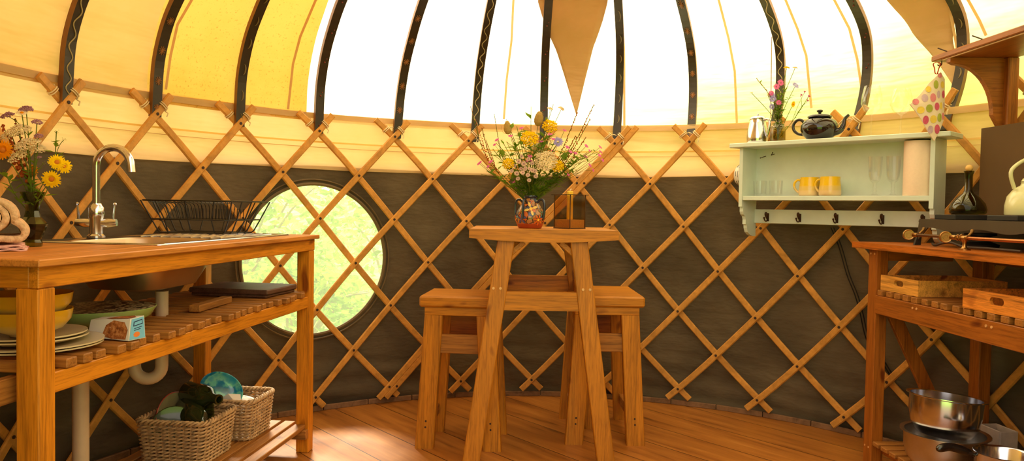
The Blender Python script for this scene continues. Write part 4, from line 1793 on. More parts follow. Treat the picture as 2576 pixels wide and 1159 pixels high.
def basket(label, loc, rz, hx_, hy_, h):
    t = thing('wicker_basket', label, 'basket', loc, rz)

    def per(s, hx2, hy2, r_=.03):
        pts = rrect(0, 0, hx2, hy2, r_, 7)
        L_ = [0]
        for i in range(len(pts)):
            a, c = pts[i], pts[(i + 1) % len(pts)]
            L_.append(L_[-1] + math.hypot(c[0] - a[0], c[1] - a[1]))
        d = (s % 1.0) * L_[-1]
        for i in range(len(pts)):
            if L_[i + 1] >= d:
                f = (d - L_[i]) / max(1e-9, L_[i + 1] - L_[i])
                a, c = pts[i], pts[(i + 1) % len(pts)]
                x, y = a[0] + (c[0] - a[0]) * f, a[1] + (c[1] - a[1]) * f
                nl = math.hypot(c[0] - a[0], c[1] - a[1])
                return V((x, y, 0)), V(((c[1] - a[1]) / nl, -(c[0] - a[0]) / nl, 0))
        return V((pts[0][0], pts[0][1], 0)), V((1, 0, 0))
    NSTK = 34
    mb = MB()
    rows_ = int(h / .0125)
    for k in range(rows_):
        z = .008 + k * .0125
        f = z / h
        gx, gy = hx_ * (.88 + .12 * f), hy_ * (.88 + .12 * f)
        for ph in (0, 1):
            pts = []
            nn = NSTK * 4
            for i in range(nn):
                s = i / nn
                p, n_ = per(s, gx, gy)
                w = math.cos(PI * (s * NSTK + k + ph))
                pts.append(p + n_ * (.0052 * w) + V((0, 0, z + .0022 * math.sin(PI * (s * NSTK + k + ph)) + .002 * noise.noise(V((s * 30, k, ph))))))
            mb.tube(pts, .0038, 5, closed=True)
    mb.build('weave', WICK, t, smooth=True)
    mb = MB()
    for i in range(NSTK):
        p0, n_ = per((i + .5) / NSTK, hx_ * .88, hy_ * .88)
        p1, n_ = per((i + .5) / NSTK, hx_, hy_)
        mb.tube([p0, p1 + V((0, 0, h))], .0034, 5)
    mb.build('stakes', WICK, t, smooth=True)
    mb = MB()
    for ph in (0, 1, 2):
        pts = []
        nn = NSTK * 5
        for i in range(nn):
            s = i / nn
            p, n_ = per(s, hx_, hy_)
            a = 2 * PI * (s * 17 + ph / 3)
            pts.append(p + n_ * (.0065 * math.cos(a)) + V((0, 0, h + .0065 * math.sin(a))))
        mb.tube(pts, .0046, 5, closed=True)
    mb.build('plaited_rim', WICK, t, smooth=True)
    mb = MB()
    mb.prism(rrect(0, 0, hx_ * .87, hy_ * .87, .03, 5), .001, .006)
    mb.build('base', WICK, t)
    return t


BH = .150
B1 = V((-1.318, .500, SHZ + .0005))
B2 = V((-1.245, .770, SHZ + .0005))
basket('wicker basket holding green bottles and plates, nearest the camera', B1, LC[1], .118, .125, BH)
basket('wicker basket with white paper, farther back by the far counter leg', B2, LC[1], .105, .110, BH)

# things in the near basket
BOTG = plain('bottle_dark_green', (40, 46, 18), .12, coat=.6)


def bottle(label, loc, rot, mats, r_=.036, h=.26, name='green_bottle'):
    t = thing(name, label, 'bottle', loc)
    t.rotation_euler = rot
    MB().lathe([(.001, .010), (r_ * .6, .003), (r_ * .9, 0), (r_, .006), (r_, h * .58), (r_ * .85, h * .68), (r_ * .42, h * .80), (r_ * .38, h * .95), (r_ * .46, h * .955), (r_ * .46, h), (r_ * .30, h), (r_ * .28, h * .82), (r_ * .8, h * .64), (r_ * .9, .02), (.001, .018)], n=24).build('bottle_glass', mats, t, smooth=True, sharp=50)
    return t


bottle('dark green glass bottle lying with its mouth towards the camera in the near basket', (B1.x - .035, B1.y + .07, SHZ + .155), (math.radians(97), 0, math.radians(38)), BOTG, .042, .20)
bottle('dark green glass bottle lying on top in the near basket', (B1.x - .045, B1.y + .095, SHZ + .205), (math.radians(92), math.radians(0), math.radians(62)), BOTG, .040, .17)
bottle('small pale green glass bottle leaning at the rim between the two baskets', (B1.x + .035, B1.y + .085, SHZ + .115), (math.radians(25), math.radians(10), 0), GLASS_G, .024, .13)
GDK = plain('dark_olive_glaze', (60, 66, 30), .25, coat=.5)
GREY = plain('grey_green_plate', (128, 116, 84), .3)
RIMR = plain('red_rim', (150, 40, 24), .4)


def disc_thing(name, label, cat, loc, tilt, rz, r_, mats, th_=.008):
    t = thing(name, label, cat, loc)
    t.rotation_euler = (tilt, 0, rz)
    MB().lathe([(.001, 0), (r_ * .6, 0), (r_, th_), (r_ * .99, th_ + .003), (r_ * .6, .004), (.001, .004)], n=40).build('dish', mats[0], t, smooth=True, sharp=50)
    MB().tube([(r_ * math.cos(2 * PI * k / 40), r_ * math.sin(2 * PI * k / 40), th_ + .001) for k in range(40)], .0024, 6, closed=True).build('rim', mats[1], t, smooth=True)
    return t


disc_thing('side_plate', 'grey green plate with red rim standing on edge in the near basket', 'plate', (B1.x - .065, B1.y + .035, SHZ + .115), math.radians(80), math.radians(75), .100, (GREY, RIMR))
disc_thing('side_plate', 'olive green dish standing on edge in the near basket before the bottles', 'plate', (B1.x - .035, B1.y - .035, SHZ + .108), math.radians(72), math.radians(28), .075, (GDK, GDK))

# blue dish and papers between the baskets
m, nt, b = newmat('blue_swirl_glaze')
n, _ = noise_node(nt, 16, 3, .5)
r = ramp(nt, n.outputs['Fac'], [(.35, lin((14, 96, 140))), (.46, lin((30, 130, 170))), (.52, lin((110, 196, 176))), (.66, lin((50, 160, 190)))])
link(nt, r.outputs['Color'], b.inputs['Base Color'])
b.inputs['Roughness'].default_value = .15
b.inputs['Coat Weight'].default_value = .6
bd = thing('blue_dish', 'glossy turquoise and blue dish propped upright between the two baskets', 'dish', (B2.x - .055, B2.y - .035, SHZ + .175))
bd.rotation_euler = (math.radians(68), math.radians(30), math.radians(30))
mb = MB()
mb.lathe([(.001, 0), (.036, 0), (.056, .010), (.066, .030), (.063, .031), (.052, .014), (.034, .006), (.001, .006)], n=40, sx=1.3)
mb.build('dish_body', m, bd, smooth=True, sharp=60)
PAP = plain('paper_white', (236, 222, 208), .7, var=.03)
mb = MB()
mb.add([(-.05, -.03, 0), (.04, -.035, .004), (.035, .03, .035), (-.01, .01, .055), (-.05, .02, .02)], [(0, 1, 2, 3, 4)])
o = tag(mb.build('folded_paper', PAP, solid=.0012), 'folded sheet of white paper sticking up from the far basket', 'paper')
o.location = (B2.x - .005, B2.y - .045, SHZ + .115)
o.rotation_euler = (math.radians(20), 0, math.radians(20))
mb = MB()
rows = []
for k in range(9):
    rows.append([V((.045 * math.cos(2 * PI * i / 16) * math.sin(PI * k / 8), .035 * math.sin(2 * PI * i / 16) * math.sin(PI * k / 8), -.022 * math.cos(PI * k / 8))) * (1 + .22 * noise.noise(V((i, k, 1.3)))) for i in range(16)])
mb.grid(rows, closed=True)
o = tag(mb.build('crumpled_bag', PAP, smooth=True, sharp=30), 'crumpled white paper bag inside the far basket', 'bag')
o.location = (B2.x + .03, B2.y + .0, SHZ + .125)

# ================================================================== ON THE TALL TABLE
m, nt, b = newmat('painted_pottery')
tc = nt.nodes.new('ShaderNodeTexCoord')
vr = nt.nodes.new('ShaderNodeTexVoronoi')
vr.inputs['Scale'].default_value = 34
link(nt, tc.outputs['Object'], vr.inputs['Vector'])
r = ramp(nt, vr.outputs['Color'], [(.2, lin((196, 92, 40))), (.4, lin((168, 110, 62))), (.55, lin((60, 66, 96))), (.7, lin((206, 150, 80))), (.85, lin((120, 50, 24)))])
r.color_ramp.interpolation = 'CONSTANT'
vd = nt.nodes.new('ShaderNodeTexVoronoi')
vd.feature = 'DISTANCE_TO_EDGE'
vd.inputs['Scale'].default_value = 34
link(nt, tc.outputs['Object'], vd.inputs['Vector'])
rr = ramp(nt, vd.outputs['Distance'], [(.035, (0, 0, 0, 1)), (.06, (1, 1, 1, 1))])
mx = nt.nodes.new('ShaderNodeMix')
mx.data_type = 'RGBA'
link(nt, rr.outputs['Color'], mx.inputs[0])
mx.inputs[6].default_value = lin((36, 26, 30))
link(nt, r.outputs['Color'], mx.inputs[7])
link(nt, mx.outputs[2], b.inputs['Base Color'])
b.inputs['Roughness'].default_value = .22
b.inputs['Coat Weight'].default_value = .5
POT = m
NAVY = plain('navy_glaze', (34, 40, 60), .2, coat=.6)
TERRA = plain('terracotta', (176, 74, 34), .45)
cv = thing('ceramic_vase', 'painted pottery vase with dark blue handles holding the big bouquet', 'vase', (-.097, 1.0, TZ + .0005))
VP = [(.001, .004), (.046, .004), (.049, .006), (.060, .030), (.0635, .048), (.058, .068), (.046, .088), (.036, .105), (.028, .122), (.026, .128)]


def vrad(z):
    for (r0, z0_), (r1_, z1_) in zip(VP, VP[1:]):
        if z0_ <= z <= z1_ and z1_ > z0_:
            return r0 + (r1_ - r0) * (z - z0_) / (z1_ - z0_)
    return .03


MB().lathe([(.049, .0055), (.0555, .018)] + VP[3:] + [(.024, .128), (.030, .105), (.05, .07), (.05, .03), (.001, .010)], n=48).build('body', POT, cv, smooth=True, sharp=60)
MB().lathe([(.001, 0), (.046, 0), (.0500, .003), (.0558, .018), (.0565, .0185), (.0565, .0205), (.052, .0205)], n=48).build('foot', TERRA, cv, smooth=True, sharp=50)
MB().lathe([(.0245, .124), (.030, .127), (.032, .133), (.030, .138), (.025, .136), (.0235, .126)], n=36).build('mouth', NAVY, cv, smooth=True, sharp=60)
for ang in (-205, -118, -30, 75):
    a = math.radians(ang)
    u = V((math.cos(a), math.sin(a), 0))
    path = spline([u * .034 + V((0, 0, .108)), u * .050 + V((0, 0, .120)), u * .064 + V((0, 0, .113)), u * .068 + V((0, 0, .085)), u * .066 + V((0, 0, .060)), u * .0625 + V((0, 0, .040))], 6)
    MB().tube(path, .0052, 10).build('handle', NAVY, cv, smooth=True)


def vflower(ang, z, n, r_, mat, mat2, name, wid=.42):
    """a flat painted blossom following the curved side of the vase"""
    a0 = math.radians(ang)

    def pt(x, y, off):
        zz_ = z + y
        R_ = vrad(zz_)
        a = a0 + x / R_
        return V(((R_ + off) * math.cos(a), (R_ + off) * math.sin(a), zz_))
    mb = MB()
    for i in range(n):
        t_ = 2 * PI * i / n + .3
        c_, s_ = math.cos(t_), math.sin(t_)
        for kk, (sc_, off, mi) in enumerate(((1.0, .0010, 1), (.82, .0016, 0))):
            pl = [(.15, 0), (.5, wid * sc_ * .55), (.85, wid * sc_ * .4), (1.0 * (.93 + .07 * sc_), 0), (.85, -wid * sc_ * .4), (.5, -wid * sc_ * .55)]
            pts = [pt(r_ * (x * c_ - y * s_), r_ * (x * s_ + y * c_), off) for x, y in pl]
            mb.add(pts, [tuple(range(6))], mi)
    mb.add([pt(r_ * .22 * math.cos(2 * PI * k / 12), r_ * .22 * math.sin(2 * PI * k / 12), .0022) for k in range(12)], [tuple(range(12))], 2)
    return mb.build(name, [mat, plain('pot_outline', (40, 28, 26), .3), mat2], cv)


PY, PO, PB, PG, PC = plain('pot_yellow', (232, 190, 96), .3), plain('pot_orange', (206, 96, 34), .3), plain('pot_blue', (76, 80, 130), .3), plain('pot_green', (110, 130, 100), .3), plain('pot_centre', (244, 186, 60), .3)
vflower(-88, .082, 4, .030, PY, PC, 'painted_flower')
vflower(-58, .036, 7, .024, PO, PC, 'painted_flower')
vflower(-125, .040, 5, .024, PB, PB, 'painted_flower')
vflower(-165, .036, 6, .020, PO, PC, 'painted_flower')
vflower(-40, .066, 3, .016, PG, PG, 'painted_leaf')
vflower(-20, .034, 6, .018, PO, PC, 'painted_flower')
vflower(-82, .112, 3, .012, PO, PO, 'painted_bud')

# lantern
ln = thing('candle_lantern', 'square glass lantern with tall yellow candle beside the bouquet vase', 'lantern', (.0745, 1.06, TZ + .0005), math.radians(42))
LH, LS = .143, .047
IRON = plain('old_iron', (90, 66, 46), .5, .6)
mb = MB()
for a in (-1, 1):
    for c in (-1, 1):
        mb = MB().box((a * LS - .0015, c * LS - .0015, .0), (a * LS + .0015, c * LS + .0015, LH))
        mb.build('corner_strip', IRON, ln)
LG = glass('smoky_glass', (240, 228, 206), .08, .5)
for k in range(4):
    M = Matrix.Rotation(k * PI / 2, 4, 'Z')
    MB().box((-LS + .002, -LS - .0006, .003), (LS - .002, -LS + .0006, LH - .002), M=M).build('glass_pane', LG, ln)
MB().box((-LS - .002, -LS - .002, 0), (LS + .002, LS + .002, .0028)).build('base', IRON, ln)
mb = MB()
for k in range(4):
    M = Matrix.Rotation(k * PI / 2, 4, 'Z')
    mb.box((-LS - .010, -LS - .010, LH), (LS + .010, -LS + .004, LH + .002), M=M)
mb.build('top_rim', IRON, ln)
SANDM = plain('sand', (206, 160, 104), .95, var=.15, scale=300)
MB().box((-LS + .0025, -LS + .0025, .003), (LS - .0025, LS - .0025, .038)).build('sand_fill', SANDM, ln)
cd = thing('candle', 'square yellow candle standing up out of the glass lantern', 'candle', (.0745, 1.06, TZ + .039), math.radians(8))
MB().box((-.0115, -.0115, 0), (.0115, .0115, .122), bev=.002).build('wax', plain('candle_wax', (246, 196, 40), .45, coat=.2), cd)
MB().tube(spline([(0, 0, .122), (.001, 0, .128), (.005, 0, .131), (.008, 0, .129)], 4), .0012, 6).build('wick', PAP, cd)

# ---- the big bouquet
c0 = V((-.097, 1.0, TZ + .100))


def bt(px, py, dy=0.0):
    return at(px, py, 1.0 + dy)


flower('teasel', 'tall brown teasel head at the top centre of the table bouquet', 'flower', c0, bt(1355, 300, .02), 'teasel', .021, [P_TAN, P_TAN], face=(.12, -.1, 1), leaves=2)
flower('teasel', 'brown teasel head on the upper left of the table bouquet', 'flower', c0, bt(1277, 322, .02), 'teasel', .019, [P_TAN, P_TAN], face=(-.1, -.1, 1), leaves=2)
for px, py, dy, r_, w_ in ((1332, 349, -.06, .036, 'largest yellow tansy head, left of centre'), (1383, 318, 0, .032, 'yellow tansy head above the blue flower'), (1279, 412, -.05, .025, 'yellow tansy head low on the left'), (1402, 418, -.05, .028, 'yellow tansy head low on the right')):
    flower('tansy', w_ + ' of the table bouquet', 'flower', c0, bt(px, py, dy), 'tansy', r_, [P_YEL], leaves=4, face=(.05, -.9, .5))
flower('wild_carrot', 'broad white lacy flower head in the middle of the table bouquet', 'flower', c0, bt(1374, 405, -.07), 'umbel', .046, [P_WHT], leaves=3, face=(0, -1, .5))
flower('wild_carrot', 'white lacy flower behind the large yellow tansy head', 'flower', c0, bt(1352, 372, .02), 'umbel', .030, [P_WHT], leaves=2, face=(0, -.8, .8))
flower('wild_carrot', 'tiny cream flower head highest on the right of the table bouquet', 'flower', c0, bt(1412, 274, .02), 'cluster', .014, [P_WHT], leaves=1, extra=[bt(1384, 274, .02)])
for px, py, dy, r_, w_ in ((1318, 412, -.07, .022, 'left'), (1345, 430, -.08, .020, 'middle'), (1300, 436, -.06, .020, 'lower left'), (1328, 440, -.085, .018, 'lower middle')):
    flower('faded_daisy', 'faded pinkish white flower heads, %s of the cluster above the vase mouth' % w_, 'flower', c0, bt(px, py, dy), 'daisy', r_ * .56, [P_PALE, P_MAUVE], leaves=2, face=(0, -1, .3),
           extra=[bt(px + 11, py - 12, dy), bt(px - 13, py - 6, dy), bt(px + 3, py + 13, dy), bt(px - 6, py - 19, dy + .02)])
flower('chicory', 'pale blue star-shaped flower on the right of the table bouquet', 'flower', c0, bt(1404, 357, -.05), 'chicory', .021, [P_BLUE, P_WHT], leaves=2, face=(.1, -1, .2))
flower('leaf_stem', 'large lobed green leaf on the left of the table bouquet', 'leaf', c0, bt(1266, 392, -.05), 'leaf', .026, [LEAF], leaves=1, face=(-.35, -.25, .9))
flower('leaf_stem', 'large olive green leaf on the right of the table bouquet', 'leaf', c0, bt(1418, 402, -.03), 'leaf', .030, [LEAF], leaves=1, face=(.3, -.3, .9))
flower('leaf_stem', 'narrow upright green leaf beside the top teasel', 'leaf', c0, bt(1374, 305, .01), 'leaf', .016, [LEAF], leaves=2, face=(.2, -.1, 1))
pinks = [(1250, 352), (1284, 342), (1312, 322), (1384, 338), (1361, 356), (1420, 328), (1427, 370), (1208, 409), (1205, 411), (1234, 407), (1295, 457), (1298, 470), (1333, 393), (1334, 405), (1391, 380), (1475, 367), (1510, 370), (1511, 382), (1508, 391), (1447, 385), (1473, 394), (1484, 416), (1430, 440)]
for i, (px, py) in enumerate(pinks):
    flower('pink_campion', 'little pink flower on a thin stem in the table bouquet', 'flower', c0, bt(px, py, -.05 + .03 * (i % 3)), 'pinkie', .0105, [P_PINKD, P_PINKD], group='little pink flowers in the table bouquet',
           leaves=5 if abs(px - 1333) > 90 else 2, stem_r=.0009, leafsize=.03, bend=.45, extra=[bt(px + (8 if px > 1333 else -6), py + 12, -.05 + .03 * (i % 3))] if i % 3 == 0 else None)
for px, py, ex, w_ in ((1184, 268, [(1196, 300)], 'long rust seed spike reaching farthest left'), (1212, 322, [(1222, 352)], 'rust seed spike low on the left'), (1243, 286, None, 'thin dark spike left of the left teasel')):
    flower('sorrel_spike', w_ + ' of the table bouquet', 'seed spike', c0, bt(px, py, .0), 'spike', .0036 if px != 1243 else .002, [P_RUST], leaves=0, bend=.7, extra=[bt(*e) for e in ex] if ex else None)
for px, py, w_ in ((1494, 264, 'tallest rust seed spike on the right'), (1452, 284, 'inner rust seed spike on the right'), (1484, 300, 'middle rust seed spike on the right'), (1448, 342, 'shortest rust seed spike on the right'), (1474, 345, 'low leaning rust seed spike on the right')):
    flower('sorrel_spike', w_ + ' of the table bouquet', 'seed spike', c0, bt(px, py, .02), 'spike', .0046, [P_RUST], leaves=0, bend=.55)
for px, py, w_ in ((1240, 375, 'far left'), (1225, 430, 'low left'), (1290, 350, 'upper left'), (1345, 350, 'upper middle'), (1400, 345, 'upper right'), (1460, 400, 'far right'), (1440, 430, 'low right'), (1360, 440, 'low middle'), (1300, 400, 'left middle'), (1410, 440, 'right middle'), (1262, 352, 'upper far left'), (1318, 330, 'top left'), (1372, 330, 'top centre'), (1440, 370, 'inner right'), (1490, 378, 'outermost right'), (1280, 440, 'lowest left')):
    flower('greenery_sprig', 'green leafy stem at the %s of the table bouquet' % w_, 'leafy stem', c0, bt(px, py, -.02), 'buds', .005, [P_GRN], leaves=34, leafsize=.040, bend=.35, extra=[bt(px - 14, py + 8, .0), bt(px + 13, py + 5, -.03)])
for px, py, w_ in ((1274, 300, 'left of the top teasel'), (1336, 268, 'just left of the top teasel'), (1300, 318, 'right of the left teasel'), (1392, 262, 'right of the top teasel')):
    flower('grass_stem', 'thin grass stem %s in the table bouquet' % w_, 'grass stem', c0, bt(px, py, .03), 'spike', .0016, [P_GRN], leaves=4, leafsize=.06, bend=.3)

# ================================================================== BLUE WALL SHELF
SA = V((.9025, 1.383, 0))
SANG = math.atan2(-.7304, .683)


def SP(s_, o_, z):
    """point of the blue shelf: along, out towards the wall, up"""
    return V((SA.x + .683 * s_ + .7304 * o_, SA.y - .7304 * s_ + .683 * o_, z))


bs = thing('wall_shelf', 'pale blue wall shelf with a row of coat hooks on the right wall', 'shelf', (SA.x, SA.y, 0), SANG)
SD = .135
MB().box((-.050, -.022, 1.3225), (.892, SD, 1.343), bev=.003).build('top_board', BLUE, bs)
for x0, x1_ in ((-.006, .011), (.817, .834)):
    mb = MB()
    prof2 = [(-.0, 1.322), (-.0, 1.045), (.012, 1.045), (.012, 1.022), (.020, 1.008), (.034, 1.000), (.040, .985), (.040, .962), (.050, .960), (.052, .945), (.062, .925), (.080, .913), (.105, .905), (SD, .905), (SD, 1.322)]
    mb.prism(prof2, x0, x1_, 'X')
    mb.build('side_panel', BLUE, bs)
MB().box((.011, .004, 1.075), (.817, SD - .008, 1.0955), bev=.002).build('shelf_board', BLUE, bs)
MB().box((.011, SD - .008, 1.075), (.817, SD, 1.3225)).build('back_board', BLUE, bs)
MB().box((.011, SD - .016, .968), (.817, SD, 1.034), bev=.002).build('hook_rail', BLUE, bs)
HOOKM = plain('dark_bronze', (70, 44, 26), .45, .5)
for hx_ in (.082, .240, .410, .604, .762):
    h = thing('coat_hook', None, None, (hx_, SD - .0165, 1.0))
    h.parent = bs
    MB().box((-.006, -.002, -.022), (.006, 0, .016), bev=.0008).build('hook_plate', HOOKM, h)
    mb = MB()
    mb.tube(spline([(0, -.001, -.004), (0, -.012, -.008), (.002, -.024, .006), (.005, -.028, .022)], 5), [.003] * 8 + [.0036, .0045, .0056, .0064, .0066, .0062, .005, .002], 8)
    mb.tube(spline([(0, -.001, -.012), (-.001, -.014, -.022), (-.003, -.026, -.016), (-.005, -.028, -.002)], 5), [.0028] * 12 + [.003, .0044, .0044, .002], 8)
    mb.build('hook_arms', HOOKM, h, smooth=True)
for (x_, z_) in ((.060, 1.282), (.103, 1.290)):
    mb = MB()
    mb.tube([(x_, SD - .009, z_ + .006), (x_ - .006, SD - .030, z_), (x_ - .010 if x_ < .08 else x_ + .008, SD - .042, z_ - .004 if x_ < .08 else z_ + .010)], .0016, 6)
    mb.ball((x_ - .010 if x_ < .08 else x_ + .008, SD - .043, z_ - .004 if x_ < .08 else z_ + .010), .0032, 6)
    mb.build('bent_nail', HOOKM, bs, smooth=True)

ZS1, ZS2 = 1.0960, 1.3435
OM = .062

# smoke alarm on the shelf's left side
al = thing('smoke_alarm', 'white round alarm with dark slots on the left side of the blue shelf', 'alarm', SP(-.0065, .060, 1.196))
al.rotation_euler = (0, -PI / 2, SANG)
al.scale = (1.42, 1.42, 1.42)
ALW = plain('alarm_white', (234, 224, 210), .4, var=.02)
MB().lathe([(.001, 0), (.036, 0), (.038, .004), (.036, .020), (.030, .027), (.001, .028)], n=36).build('housing', ALW, al, smooth=True, sharp=60)
for k in range(7):
    a0 = 2 * PI * k / 7
    mb = MB()
    mb.tube([((.0372 - .001 * j) * math.cos(a0 + i_), (.0372 - .001 * j) * math.sin(a0 + i_), .009 + .006 * j) for j in (0,) for i_ in (0, .15, .3, .45, .6)], .0010, 5)
    mb.build('slot', BLACK, al, smooth=True)
    mb = MB()
    mb.tube([(.0364 * math.cos(a0 + i_), .0364 * math.sin(a0 + i_), .017) for i_ in (.1, .25, .4, .55)], .0010, 5)
    mb.build('slot', BLACK, al, smooth=True)

# tumblers, mugs, goblets, kitchen roll in the shelf


def tumbler(s_, label):
    t = MB().lathe([(.001, 0), (.026, 0), (.028, .002), (.0305, .072), (.0295, .072), (.0265, .012), (.001, .010)], n=32).build('tumbler', GLASS, smooth=True, sharp=50)
    t.location = SP(s_, OM, ZS1)
    return tag(t, label, 'glass')


tumbler(.068, 'clear straight tumbler, nearest the left end inside the blue shelf')
tumbler(.148, 'clear straight tumbler beside the yellow mugs inside the blue shelf')
m, nt, b = newmat('mug_glaze')
tc = nt.nodes.new('ShaderNodeTexCoord')
sp = nt.nodes.new('ShaderNodeSeparateXYZ')
link(nt, tc.outputs['Object'], sp.inputs[0])
r = ramp(nt, sp.outputs['Z'], [(.0, lin((232, 200, 150))), (.022, lin((232, 196, 140))), (.026, lin((222, 190, 110))), (.042, lin((226, 190, 96))), (.046, lin((238, 192, 24))), (.10, lin((240, 194, 16)))])
link(nt, r.outputs['Color'], b.inputs['Base Color'])
b.inputs['Roughness'].default_value = .22
b.inputs['Coat Weight'].default_value = .4
MUG = m


def mug(s_, o_, rz, label):
    t = thing('mug', label, 'mug', SP(s_, o_, ZS1), SANG + rz)
    MB().lathe([(.001, 0), (.040, 0), (.045, .003), (.0465, .010), (.0455, .030), (.041, .070), (.041, .084), (.0385, .084), (.038, .070), (.041, .02), (.001, .008)], n=36).build('cup', MUG, t, smooth=True, sharp=60)
    MB().tube(spline([(-.038, 0, .070), (-.052, 0, .072), (-.064, 0, .058), (-.063, 0, .036), (-.050, 0, .020), (-.043, 0, .018)], 6), .0052, 10).build('handle', MUG, t, smooth=True)
    return t


mug(.300, .078, .35, 'yellow and cream mug standing behind, left of its twin, in the blue shelf')
mug(.405, .050, .0, 'yellow and cream mug in front, its handle overlapping the other mug')


def goblet(s_, label):
    prof3 = [(.001, 0), (.027, 0), (.027, .002), (.012, .006), (.006, .014), (.009, .020), (.005, .028), (.008, .036), (.006, .046), (.010, .056), (.019, .064), (.0245, .082), (.0265, .110), (.0285, .165), (.0275, .165), (.0252, .110), (.0228, .084), (.016, .068), (.001, .062)]
    mb = MB()
    mb.lathe(prof3, n=16)
    t = mb.build('goblet', GLASS, smooth=True, sharp=20)
    t.location = SP(s_, OM, ZS1)
    return tag(t, label, 'glass')


goblet(.588, 'clear cut-glass goblet, left of the pair beside the kitchen roll')
goblet(.660, 'clear cut-glass goblet, right of the pair beside the kitchen roll')
KR = plain('kitchen_paper', (248, 222, 196), .9, var=.02, scale=100, bmp=.15)
kr = thing('kitchen_roll', 'upright roll of white kitchen paper at the right end of the blue shelf', 'paper roll', SP(.757, .060, ZS1))
MB().lathe([(.020, 0), (.055, 0), (.0555, .002), (.0555, .218), (.055, .220), (.020, .220), (.020, .0)], n=48).build('paper', KR, kr, smooth=True, sharp=50)
MB().lathe([(.0195, .001), (.0195, .219), (.0175, .219), (.0175, .001), (.0195, .001)], n=24).build('card_tube', plain('cardboard', (170, 130, 86), .9), kr, smooth=True, sharp=50)

# on top: steel jug, bud vase, teapot, wine glasses
jg = thing('steel_jug', 'polished steel coffee jug with hinged lid at the left end of the blue shelf', 'jug', SP(.048, OM, ZS2), SANG - .10)
MB().lathe([(.001, 0), (.046, 0), (.048, .004), (.0495, .030), (.046, .060), (.039, .095), (.036, .112), (.037, .115), (.001, .115)], n=40).build('body', STEEL, jg, smooth=True, sharp=50)
MB().lathe([(.037, .1155), (.034, .124), (.020, .130), (.001, .132)], n=36).build('lid', STEEL, jg, smooth=True, sharp=60)
MB().ball((.0, 0, .136), .006, 10).build('lid_knob', STEEL, jg, smooth=True)
MB().tube(spline([(.036, 0, .108), (.052, 0, .112), (.064, 0, .098), (.062, 0, .070), (.054, 0, .042), (.047, 0, .028)], 6), [.0058] * 31, 10).build('handle', STEEL, jg, smooth=True)
MB().add([(-.034, -.012, .112), (-.034, .012, .112), (-.050, 0, .118), (-.036, 0, .098)], [(0, 2, 3), (1, 3, 2), (0, 1, 2), (0, 3, 1)]).build('spout', STEEL, jg)

bv = thing('bud_vase', 'small clear glass bottle vase of wild flowers on the blue shelf', 'vase', SP(.150, OM, ZS2))
MB().lathe([(.001, 0), (.033, 0), (.035, .003), (.035, .062), (.032, .072), (.018, .084), (.0135, .092), (.0130, .112), (.016, .120), (.0145, .120), (.0115, .110), (.0120, .092), (.030, .068), (.033, .06), (.033, .006), (.001, .005)], n=32).build('glass_body', glass('vase_glass', (236, 232, 196), .02), bv, smooth=True, sharp=50)
MB().lathe([(.001, .0055), (.0322, .0065), (.0322, .050), (.001, .050)], n=28).build('water', glass('vase_water', (226, 220, 150), .02, .5), bv, smooth=True, sharp=50)
b0_ = SP(.150, OM, ZS2 + .012)
by_ = b0_.y


def st(px, py, dy=0.0):
    return at(px, py, by_ + dy)


flower('pink_campion', 'bright pink flower topmost in the bud vase', 'flower', b0_, st(1964, 208), 'chicory', .016, [P_PINK, P_PINK], face=(.1, -1, .3), leaves=2, bend=.05)
flower('pink_campion', 'bright pink flower lower left of the topmost one in the bud vase', 'flower', b0_, st(1953, 218, -.01), 'chicory', .014, [P_PINK, P_PINK], face=(-.3, -1, .2), leaves=3, bend=.05, extra=[st(1940, 234)])
flower('pink_campion', 'pink flower low in the centre of the bud vase', 'flower', b0_, st(1959, 258, -.02), 'chicory', .013, [P_PINK, P_WHT], face=(0, -1, .2), leaves=3, bend=.05)
flower('chicory', 'pale lilac spiky flower high on the right of the bud vase', 'flower', b0_, st(2001, 215), 'chicory', .019, [P_BLUE, P_BLUE], face=(.4, -.8, .6), leaves=4, bend=.2)
flower('chicory', 'lilac blue flower on the left of the bud vase', 'flower', b0_, st(1942, 240, .0), 'chicory', .016, [P_BLUE, P_BLUE], face=(-.6, -.8, .2), leaves=3, bend=.1, extra=[st(1944, 249, -.01)])
flower('chicory', 'drooping lilac flower lowest on the left of the bud vase', 'flower', b0_, st(1942, 268), 'chicory', .015, [P_BLUE, P_BLUE], face=(-.7, -.6, -.3), leaves=2, bend=.1)
flower('oxeye_daisy', 'yellow daisy-like flower on the right of the bud vase', 'flower', b0_, st(1995, 262, -.01), 'daisy', .015, [P_YEL, P_ORA], face=(.5, -.8, -.2), leaves=3, bend=.4)
flower('yarrow', 'flat cream flower head tallest on the right of the bud vase', 'flower', b0_, st(2000, 171), 'cluster', .010, [P_WHT], face=(0, -.3, 1), leaves=1, bend=.1)
flower('yarrow', 'flat yellowish flower head tallest in the middle of the bud vase', 'flower', b0_, st(1979, 171), 'cluster', .013, [P_YEL], face=(0, -.3, 1), leaves=2, bend=.05)
flower('wild_seedhead', 'arched brown seed stem at the upper left of the bud vase', 'seed stem', b0_, st(1903, 197), 'spike', .0042, [P_TAN], leaves=2, bend=-.1)
flower('buttercup', 'small yellow bud on a thin arched stem far left of the bud vase', 'flower', b0_, st(1890, 233), 'buds', .008, [P_ORA], leaves=2, bend=.15)
flower('buttercup', 'small yellow flowers close to the left of the bud vase stems', 'flower', b0_, st(1932, 240), 'buds', .008, [P_ORA], leaves=3, bend=.1, extra=[st(1946, 276)])
flower('willowherb', 'fine branching stems with pink tips leaning right in the bud vase', 'flower', b0_, st(2034, 243), 'bell', .007, [P_PINK], leaves=10, bend=.5, extra=[st(2031, 254), st(2024, 232), st(2015, 240)], leafsize=.018)
